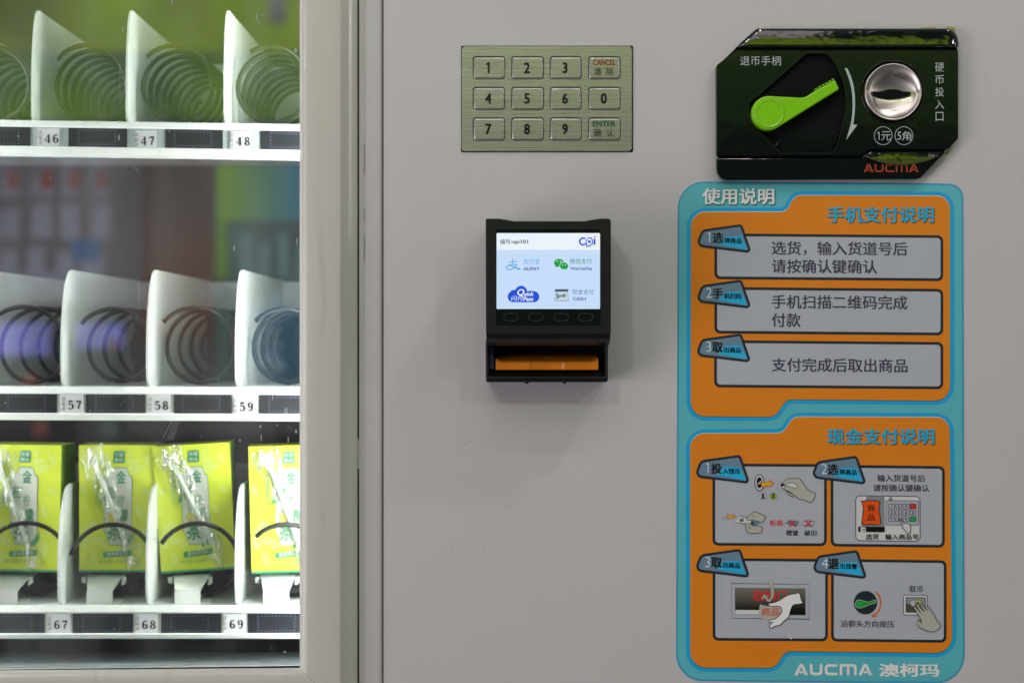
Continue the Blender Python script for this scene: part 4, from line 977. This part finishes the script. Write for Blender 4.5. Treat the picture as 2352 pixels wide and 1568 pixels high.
def maker(u0, v0, u1, v1, y, mat, parent, wf=0.2):
    """the maker's wide squared lettering A U C m A"""
    s = Sheet(); Wt = u1-u0; H = v1-v0; wd = H*wf; gap = Wt*0.03; lw = (Wt-4*gap)/5.35
    hs = wd/2
    def T(i, a, b): return (u0+i*(lw+gap)+a*lw+(0.35*lw if i == 4 else 0), v0+b*H)
    def L(i, pts, r=0): 
        q = [T(i, *p) for p in pts]; s.line(q, wd, y)
    e = hs/H; ex = hs/lw
    for i in (0, 4):
        s.poly([T(i, -.06, 1), T(i, .36, 0), T(i, .64, 0), T(i, 1.06, 1), T(i, .80, 1), T(i, .5, .26), T(i, .20, 1)], y); s.poly([T(i, .36, .62), T(i, .76, .62), T(i, .76, .82), T(i, .36, .82)], y)
    def U(i, flip): 
        o = rp([T(i, 0, 0), T(i, 0, 1)+(H*.34,), T(i, 1, 1)+(H*.34,), T(i, 1, 0), T(i, 1-2*ex, 0), T(i, 1-2*ex, 1-2*e)+(H*.14,), T(i, 2*ex, 1-2*e)+(H*.14,), T(i, 2*ex, 0)], 4); return o
    s.poly(U(1, 0), y)
    s.poly(rp([T(2, 1, 0), T(2, 0, 0)+(H*.34,), T(2, 0, 1)+(H*.34,), T(2, 1, 1), T(2, 1, 1-2*e), T(2, 2*ex, 1-2*e)+(H*.14,), T(2, 2*ex, 2*e)+(H*.14,), T(2, 1, 2*e)], 4), y)
    s.poly(rp([T(3, 0, 1), T(3, 0, 0)+(H*.1,), T(3, 1.35, 0)+(H*.3,), T(3, 1.35, 1), T(3, 1.35-2*ex, 1), T(3, 1.35-2*ex, 2*e)+(H*.1,), T(3, 2*ex, 2*e), T(3, 2*ex, 1)], 4), y)
    s.poly([T(3, .675-ex, e*1.5), T(3, .675+ex, e*1.5), T(3, .675+ex, 1), T(3, .675-ex, 1)], y)
    return s.make('maker_lettering', mat, parent)
maker(1985, 377, 2109, 395.5, yi, m_redink, cm)
# black collar and spun steel coin dish with its slot
cx, cz = P(*ringc, YC).x, P(*ringc, YC).z; R0 = 72.5*S*0.9935
lathe('dish_collar', cx, cz, [(R0*1.025, YC), (R0*1.02, YC-0.0009), (R0*0.99, YC-0.0009), (R0*0.965, YC+0.003), (0.0198, YC+0.004), (0.0196, YC+0.004)], m_gloss, cm, 64)
cz2 = P(0, 212.4, YC).z; cx2 = P(2050, 0, YC).x
pr2 = [(0.0195, YC+0.004), (0.0195, YC-0.0022), (0.0192, YC-0.0027), (0.0187, YC-0.0027), (0.0182, YC-0.0022)]
for k in range(1, 15):
    r = 0.0182*(1-k/14.0); pr2.append((max(r, 0.0), YC-0.0022+0.0050*(1-(r/0.0182)**2.4)))
dish = lathe('coin_dish', cx2, cz2, pr2, m_dish, cm, 72)
ds = rp([(2004, 209.5, 2), (2018, 211, 3), (2030, 208.5, 6), (2040, 205, 8), (2060, 205.6, 8), (2074, 210, 6), (2090.5, 211.3, 2.5), (2091.5, 218, 2.5), (2072, 222.6, 8), (2048, 225, 20), (2026, 222.6, 8), (2006, 218.5, 2.5)], 3)
plate('coin_slot_mouth', ds, YC-0.0012, YC+0.003, m_gap, dish, bev=0.0003)  # near-black solid stands in for the shade inside the slot
# scraps of old tape peeping out behind the cover
for pts in ([(2172, 62), (2186, 62), (2195, 66), (2193, 84), (2180, 70)], [(2168, 352), (2180, 346), (2184, 335), (2186, 341), (2176, 356)], [(1652, 388), (1650, 398), (1664, 408), (1668, 412), (1659, 404)], [(2115, 64.6), (2138, 62.6), (2150, 63), (2150, 66), (2115, 66)]):
    flat('tape_scrap', pts, -0.0006, m_tape, cm)

# ------------------------------------------------------------------ instruction sticker
st = thing('instruction_sticker', 'tall blue and orange payment instruction sticker below the coin panel', 'sticker', P(1884, 1567))
L = [-0.0004-0.00012*k for k in range(14)]
so = rp([(1557.5, 417, 60), (2150, 421.5, 4), (2212, 424, 58), (2215.5, 1568, 66), (1900, 1566, 3), (1553, 1562, 62)], 12)
plate('sticker_edge', so, L[0], -0.0001, p_edge, st)
base = flat('sticker_field', offs(so, -3.2), L[1], p_teal, st)
def cluster(pts):
    body = rp(pts, 10)
    flat('blue_outline', offs(body, 9.5), L[2], p_blue, st)
    return body
bA = cluster([(1587, 487, 34), (1806, 487, 22), (1826, 449, 26), (2182, 450.5, 30), (2182, 920, 34), (1806, 917, 26), (1780, 957, 30), (1586.6, 955.5, 34)])
bB = cluster([(1585.2, 995, 34), (1798, 994.5, 26), (1822, 957, 28), (2181, 958, 32), (2187.5, 1498.5, 38), (1802, 1494.5, 26), (1782, 1532.8, 30), (1585.4, 1532, 38)])
for b in (bA, bB):
    flat('white_hairline', [(u, v-1.1) for u, v in b], L[3], p_white, st)
    flat('black_hairline', [(u, v+1.1) for u, v in b], L[3]-0.00004, p_black, st)
pA = flat('orange_panel', bA, L[4], p_orange, st); pB = flat('orange_panel', bB, L[4], p_orange, st)
def heading(tx, u0, v0, u1, v1, par, mat, sh):
    text(tx, u0+2.2, v0+2.6, u1+2.2, v1+2.6, L[5], sh, par, 'lettering_shadow', bold=0.016)
    text(tx, u0, v0, u1, v1, L[6], mat, par, 'heading_lettering', bold=0.022)
heading('使用说明', 1613, 432.5, 1778.5, 469.5, base, p_white, p_shadow2)
heading('手机支付说明', 1899.5, 474.5, 2145, 511.5, pA, p_cyan, p_shadow)
heading('现金支付说明', 1899.5, 983.5, 2146, 1020, pB, p_cyan, p_shadow)
maker(1826, 1524, 2002, 1549.5, L[5], p_white, base, 0.24)
text('澳柯玛', 2019, 1523, 2158, 1553, L[5], p_white, base, bold=0.03)
def stepbox(u0, v0, u1, v1, par, t, brd=6.2):
    b = flat('step_box_border', rect(u0, v0, u1, v1, 13, t), L[5], p_navy, par)
    g = flat('step_box', rect(u0+brd, v0+brd+.2, u1-brd, v1-brd, 8, t), L[6], p_grey, par); return g
def tab(du, dv, num, big, small, par):
    q = lambda pts: [(p[0]+du, p[1]+dv)+tuple(p[2:]) for p in pts]
    o = rp(q([(1597, 566, 14), (1612, 527.5, 16), (1704, 514.5, 9), (1727.5, 582, 8)]), 6)
    flat('tab_border', o, L[7], p_navy, par); i_ = offs(o, -5.6); flat('tab_fill', i_, L[8], p_tab, par)
    flat('tab_blue_wedge', q([(1667, 543), (1703, 543), (1717, 573.5), (1650, 561.5)]), L[9], p_tabblue, par)
    if num == '1': one(1630+du, 533+dv, 24, 1.9, L[10], p_num, par, 'tab_number', 0.16)
    else: text(num, 1624+du, 533+dv, 1634+du, 557+dv, L[10], p_num, par, 'tab_number', bold=-0.012, keep=0.9)
    text(big, 1636.5+du, 534+dv, 1661.5+du, 558.5+dv, L[10], p_black, par, 'tab_lettering', bold=0.028)
    text(small, 1663.5+du, 546+dv, 1703.5+du, 559+dv, L[10], p_black, par, 'tab_lettering', bold=0.035, slope=0.03)
def para(tx, u0, vc, pitch, mat, par, h=32, bold=0.016, gap=2, lay=7, slope=0.008):
    n = len(tx)
    text(tx, u0+gap*.5, vc-h/2, u0+pitch*n-gap*.5, vc+h/2, L[lay], mat, par, 'step_lettering', bold=bold, slope=slope)
T_ = 0.0085
b1 = stepbox(1641, 536, 2166.5, 641, pA, T_); b2 = stepbox(1641, 659, 2166.5, 765.5, pA, T_); b3 = stepbox(1640.5, 781, 2166.5, 889, pA, T_)
para('选货，输入货道号后', 1771.5, 571, 34.9, p_text, b1); para('请按确认键确认', 1771.5, 612, 34.9, p_text, b1)
para('手机扫描二维码完成', 1771.5, 694, 34.9, p_text, b2); para('付款', 1771.5, 735, 34.3, p_text, b2); para('支付完成后取出商品', 1771.5, 838.5, 34.9, p_text, b3)
tab(0, 0, '1', '选', '择商品', pA); tab(-0.4, 127.4, '2', '手', '机扫码', pA); tab(-1, 251, '3', '取', '出商品', pA)
c1 = stepbox(1636.5, 1064, 1899, 1252, pB, 0.005); c2 = stepbox(1908, 1067, 2170, 1254, pB, 0.011); c3 = stepbox(1637, 1281, 1901.5, 1470, pB, 0.007); c4 = stepbox(1909, 1283, 2174, 1472, pB, 0.011)
tab(-3.5, 529, '1', '投', '入钱币', pB); tab(264.3, 531.2, '2', '选', '择商品', pB); tab(-3.3, 744.8, '3', '取', '出商品', pB); tab(265.6, 747.6, '4', '退', '币找零', pB)
def mk(sx, ox, oy): 
    return lambda pts: [(ox+p[0]/sx, oy+p[1]/sx) for p in pts]
class Draw:
    def __init__(s, sx, ox, oy, par): s.k = sx; s.T = mk(sx, ox, oy); s.par = par
    def poly(s, name, pts, lay, mat, fill=0): return flat(name, s.T(pts), L[lay]-fill, mat, s.par)
    def out(s, name, pts, lay, mat, wd=8, ink=p_navy):
        q = s.T(pts); flat(name, q, L[lay], mat, s.par); line(name+'_outline', q, wd/s.k, L[lay]-0.00005, ink, s.par, True)
    def ln(s, name, pts, wd, lay, mat, closed=False): return line(name, s.T(pts), wd/s.k, L[lay], mat, s.par, closed)
    def tx(s, t, x0, y0, x1, y1, lay, mat, **k):
        a, b = s.T([(x0, y0), (x1, y1)]); return text(t, a[0], a[1], b[0], b[1], L[lay], mat, s.par, 'drawing_lettering', **k)
sm = lambda pts, n=3: smooth_prof(list(pts)+[pts[0]], n)[:-1]
# --- cash step 1: coin, note
A_ = Draw(7.198, 1620.2, 1048.3, c1)
A_.poly('drawn_slot', circ(893, 430, 82, 32, 142), 7, p_black); A_.poly('drawn_slot', circ(893, 428, 68, 32, 126), 8, p_pale); A_.poly('drawn_slot', circ(893, 428, 48, 28, 92), 9, p_black)
A_.ln('drawn_slot', [(866, 458), (925, 400)], 16, 10, p_pale)
arrow = lambda dx, dy, k: [(dx+k*x, dy+k*y) for x, y in [(0, 0), (70, -16), (150, -34), (182, -62), (170, -12), (215, -6), (180, 44), (88, 36), (60, 84)]]
A_.out('drawn_arrow', arrow(905, 440, 1.0), 11, p_yellow, 9, p_red)
A_.poly('drawn_coin', circ(1262, 488, 72, 24), 7, p_silver); A_.ln('drawn_coin', circ(1262, 488, 70, 24), 5, 8, p_midgrey, True)
hand = sm([(1275, 470), (1340, 370), (1540, 360), (1600, 420), (1700, 555), (1810, 600), (1800, 690), (1735, 755), (1640, 712), (1560, 700), (1480, 645), (1400, 585), (1300, 535), (1255, 500)])
A_.out('drawn_hand', hand, 9, p_skin, 8, p_black); A_.out('drawn_hand', [(1335, 560), (1460, 630), (1450, 668), (1350, 605)], 8, p_skin, 8, p_black)
A_.out('drawn_finger', sm([(1290, 475), (1350, 478), (1450, 512), (1510, 520), (1525, 500), (1480, 440), (1370, 440)]), 10, p_pale, 7, p_black)
A_.poly('drawn_nail', circ(1290, 500, 30, 14, 22), 11, p_pale); A_.ln('drawn_nail', circ(1290, 500, 30, 14, 22), 6, 12, p_black, True); A_.poly('drawn_nail', sm([(1240, 450), (1285, 440), (1300, 475), (1255, 490)]), 11, p_black)
A_.poly('drawn_coin', circ(952, 648, 60, 24), 7, p_silver); A_.ln('drawn_coin', circ(952, 648, 58, 24), 6, 8, p_midgrey, True); A_.poly('drawn_coin', [(935, 610), (968, 610), (968, 670), (990, 690), (915, 690), (935, 670)], 8, p_black)
A_.poly('drawn_coin', circ(1122, 650, 58, 24), 7, p_gold); A_.ln('drawn_coin', circ(1122, 650, 52, 24), 8, 8, p_gr2, True); A_.poly('drawn_coin', [(1095, 610), (1150, 610), (1140, 650), (1160, 685), (1085, 685), (1105, 650)], 8, p_olive)
A_.ln('drawn_slit', [(282, 1030), (380, 916)], 6, 7, p_midgrey); A_.ln('drawn_slit', [(290, 1060), (394, 936)], 6, 7, p_tab)
A_.out('drawn_arrow', arrow(345, 985, 0.68), 8, p_yellow, 8, p_red)
A_.out('drawn_note', [(565, 975), (900, 1070), (855, 1140), (482, 1082)], 8, p_pale, 6, p_black); A_.poly('drawn_note', [(760, 1045), (900, 1072), (855, 1138), (740, 1115)], 9, p_tab)
A_.tx('纸', 562, 1015, 640, 1080, 9, p_black, bold=0.02); A_.tx('币', 745, 1070, 810, 1130, 10, p_black, bold=0.02)
A_.out('drawn_hand', sm([(680, 1020), (730, 965), (790, 910), (830, 915), (985, 985), (980, 1030), (935, 1080), (860, 1065), (760, 1045), (700, 1050)]), 11, p_skin, 7, p_black)
A_.out('drawn_hand', sm([(650, 1100), (700, 1100), (790, 1135), (925, 1155), (930, 1200), (915, 1255), (715, 1258), (680, 1200), (670, 1140)]), 11, p_skin, 7, p_black)
A_.ln('drawn_crease', [(765, 955), (780, 985), (805, 980)], 6, 12, p_olive); A_.ln('drawn_crease', [(715, 1140), (748, 1195)], 6, 12, p_black)
A_.tx('拒收:', 1060, 1045, 1306, 1142, 7, p_red, bold=0.025)
for x in (1320, 1580):
    A_.out('drawn_torn_note', [(x, 1100) if x < 1400 else (x, 1125), (x+65, 1050), (x+235, 1075), (x+195, 1138)], 7, p_tab if x < 1400 else p_grey, 6, p_black)
    cx_ = x+118; A_.ln('drawn_cross', [(cx_-50, 1052), (cx_+55, 1156)], 20, 9, p_red); A_.ln('drawn_cross', [(cx_+56, 1050), (cx_-52, 1158)], 20, 10, p_red)
A_.tx('褶皱', 1330, 1212, 1535, 1305, 7, p_black, bold=0.02); A_.tx('破旧', 1634, 1214, 1838, 1305, 7, p_black, bold=0.02)
# --- cash step 2: choose goods
B_ = Draw(7.198, 1865.3, 1048.3, c2)
B_.tx('输入货道号后', 1078, 297, 1870, 415, 7, p_text, bold=0.02, slope=0.01); B_.tx('请按确认键确认', 1010, 458, 1938, 578, 7, p_text, bold=0.02, slope=0.008)
B_.out('drawn_card', rect(722, 645, 1785, 1385, 70, 0.012), 7, p_pale, 12, p_navy)
B_.poly('drawn_window', [(762, 655), (1198, 660), (1200, 1155), (765, 1150)], 8, p_midgrey)
B_.poly('drawn_window_light', [(762, 655), (900, 657), (830, 900), (820, 1150), (765, 1150)], 9, p_pale)
B_.out('drawn_goods', sm([(812, 735), (1000, 722), (1120, 745), (1105, 880), (1135, 1112), (980, 1112), (818, 1108), (855, 890)], 2), 10, p_or2, 12, p_black)
B_.tx('商', 915, 792, 1036, 910, 11, p_black, bold=0.004); B_.tx('品', 912, 948, 1036, 1058, 11, p_black, bold=0.004)
B_.poly('drawn_rail', [(764, 1152), (1202, 1157), (1202, 1248), (764, 1243)], 8, p_black); B_.poly('drawn_tag', [(803, 1165), (886, 1166), (886, 1238), (803, 1237)], 9, p_white); B_.tx('48', 815, 1182, 878, 1222, 10, p_black, bold=0.01)
B_.poly('drawn_shade', [(1260, 720), (1280, 662), (1310, 662), (1370, 770), (1250, 770)], 8, p_midgrey)
B_.out('drawn_keypad', rect(1222, 726, 1762, 1126, 14, 0.006), 9, p_grey, 9, p_navy)
for j in range(3):
    for i in range(4):
        x0, y0 = 1266+118*i, 780+106*j; sp_ = (i == 3 and j != 1)
        B_.out('drawn_key', rect(x0, y0, x0+98, y0+78, 6), 10, (p_red if j == 0 else p_gr) if sp_ else p_grey, 8, p_black)
        if not sp_:
            t_ = KT[j*4+i]; B_.tx(t_, x0+(30 if t_ != '1' else 36), y0+18, x0+68, y0+64, 11, p_black, bold=0.04, keep=0.95)
B_.out('drawn_pointing_hand', [(1440, 1030), (1462, 1024), (1515, 1108), (1590, 1100), (1625, 1145), (1622, 1215), (1632, 1240), (1585, 1270), (1545, 1222), (1492, 1165), (1500, 1140)], 12, p_pale, 9, p_black)
B_.tx('选货', 888, 1276, 1102, 1368, 9, p_black, bold=0.02); B_.tx('输入商品号', 1208, 1278, 1762, 1372, 9, p_black, bold=0.02)
# --- cash step 3: take the goods
C_ = Draw(6.774, 1620.2, 1252.6, c3)
C_.out('drawn_hatch', [(408, 585), (1612, 600), (1612, 1140), (410, 1125)], 7, p_grey, 6, p_black)
m_grad = M('print_hatch_gradient', (0.1, 0.1, 0.08), rough=0.38); nt = m_grad.node_tree; b_ = nt.nodes['Principled BSDF']
tc_ = nt.nodes.new('ShaderNodeTexCoord'); sx_ = nt.nodes.new('ShaderNodeSeparateXYZ'); mr_ = nt.nodes.new('ShaderNodeMapRange'); cr_ = nt.nodes.new('ShaderNodeValToRGB')
zt_, zb_ = P(0, C_.T([(0, 655)])[0][1]).z-P(0, 1567).z, P(0, C_.T([(0, 990)])[0][1]).z-P(0, 1567).z
mr_.inputs['From Min'].default_value = zb_; mr_.inputs['From Max'].default_value = zt_
nt.links.new(tc_.outputs['Object'], sx_.inputs[0]); nt.links.new(sx_.outputs[2], mr_.inputs[0]); nt.links.new(mr_.outputs[0], cr_.inputs[0])
cr_.color_ramp.elements[0].color = (0.004, 0.004, 0.003, 1); cr_.color_ramp.elements[1].color = (0.20, 0.19, 0.15, 1); nt.links.new(cr_.outputs[0], b_.inputs['Base Color'])
C_.poly('drawn_opening', [(458, 650), (1558, 662), (1558, 1078), (462, 1065)], 8, m_grad)
C_.poly('drawn_sill', [(464, 995), (860, 999), (860, 1066), (466, 1062)], 9, p_pale)
C_.tx('取物口', 738, 692, 1270, 862, 9, p_red, bold=0.02)
C_.out('drawn_curl_arrow', [(985, 548), (1040, 535), (1062, 640), (1066, 740), (1050, 810), (1020, 845), (1012, 870), (960, 862), (925, 810), (870, 832), (908, 756), (985, 790), (950, 800), (990, 838), (1020, 800), (1022, 700), (1005, 610)], 10, p_skin, 5, p_midgrey)
C_.poly('drawn_packet', sm([(850, 910), (930, 930), (1010, 940), (1130, 935), (1190, 1015), (1130, 1090), (1080, 1142), (920, 1142), (850, 1100), (832, 1020)], 2), 10, p_skin)
C_.tx('商品', 872, 965, 1155, 1088, 11, p_red, bold=0.006)
C_.out('drawn_hand', sm([(975, 895), (1080, 880), (1180, 830), (1290, 765), (1400, 745), (1465, 735), (1488, 830), (1512, 900), (1400, 910), (1355, 935), (1320, 1020), (1290, 1110), (1225, 1165), (1160, 1232), (1090, 1245), (1020, 1280), (995, 1262), (1015, 1215), (1050, 1190), (990, 1185), (1005, 1150), (1080, 1140), (1150, 1080), (1192, 1015), (1160, 945), (1090, 940), (1000, 935)], 2), 12, p_white, 10, p_black)
C_.ln('drawn_crack', [(248, 430), (250, 560), (256, 760)], 3, 9, p_midgrey)
for a in (((258, 800), (258, 880)), ((262, 950), (262, 1020)), ((264, 1150), (264, 1210)), ((266, 1260), (270, 1325))): C_.ln('drawn_crack', list(a), 4, 9, p_or3)
# --- cash step 4: coin return
E_ = Draw(6.776, 1865.3, 1252.6, c4)
E_.tx('取币', 1508, 622, 1728, 722, 7, p_text, bold=0.018); E_.tx('沿箭头方向按压', 442, 1162, 1282, 1268, 7, p_text, bold=0.018, slope=0.008)
E_.poly('drawn_dial', circ(830, 884, 183, 36), 7, p_navy)
E_.out('drawn_lever', sm([(668, 905), (690, 855), (735, 840), (800, 855), (865, 876), (930, 858), (985, 840), (990, 885), (900, 910), (800, 955), (730, 968), (685, 945)], 2), 8, p_gr2, 6, p_pale)
E_.poly('drawn_lever', circ(738, 905, 44, 20), 9, p_gr)
aw = [(980+ (1065-980)*math.sin(PI*0.5*k/10*1.0) if k <= 10 else 0, 0) for k in range(11)]
E_.ln('drawn_arc', smooth_prof([(990, 716), (1040, 775), (1066, 860), (1060, 950), (1030, 1020), (985, 1070)], 5), 26, 7, p_or3)
E_.poly('drawn_arc_head', [(915, 1115), (955, 1042), (1008, 1104)], 8, p_or3)
E_.out('drawn_cup', rect(1420, 765, 1795, 1075, 34, 0.012), 7, p_pale, 9, p_black); E_.out('drawn_cup', rect(1462, 804, 1762, 1030, 14, 0.01), 8, p_midgrey, 9, p_black)
E_.poly('drawn_cup_shade', [(1468, 900), (1600, 920), (1640, 1028), (1468, 1026)], 9, p_olive)
E_.poly('drawn_coin', circ(1578, 895, 44, 18), 10, p_silver); E_.poly('drawn_coin', circ(1652, 890, 44, 18), 10, p_gold); E_.poly('drawn_coin', circ(1648, 890, 20, 10), 11, p_olive)
E_.out('drawn_hand', sm([(1568, 940), (1590, 935), (1640, 985), (1695, 1050), (1660, 990), (1608, 905), (1620, 900), (1680, 955), (1740, 1022), (1672, 912), (1690, 905), (1790, 1000), (1745, 940), (1770, 930), (1830, 985), (1900, 1090), (1950, 1190), (2000, 1240), (1950, 1310), (1865, 1335), (1740, 1300), (1660, 1250), (1635, 1190), (1645, 1148), (1690, 1180), (1700, 1160), (1640, 1050)], 2), 12, p_skin, 6, p_black)
E_.ln('drawn_crease', [(1645, 1148), (1690, 1185), (1715, 1228)], 6, 13, p_black)
for a in (((1600, 915), (1692, 1048)), ((1675, 915), (1750, 1028)), ((1750, 945), (1800, 1006))): E_.ln('drawn_finger_line', list(a), 7, 13, p_black)
s_ = Sheet(); s_.line(smooth_prof([(1808, 1452), (1815, 1458), (1812, 1463)], 3), 1.8, L[12]); s_.poly(circ(1817, 1465, 3.2, 8, 2), L[12]); s_.make('scraped_spot', p_pale, st)
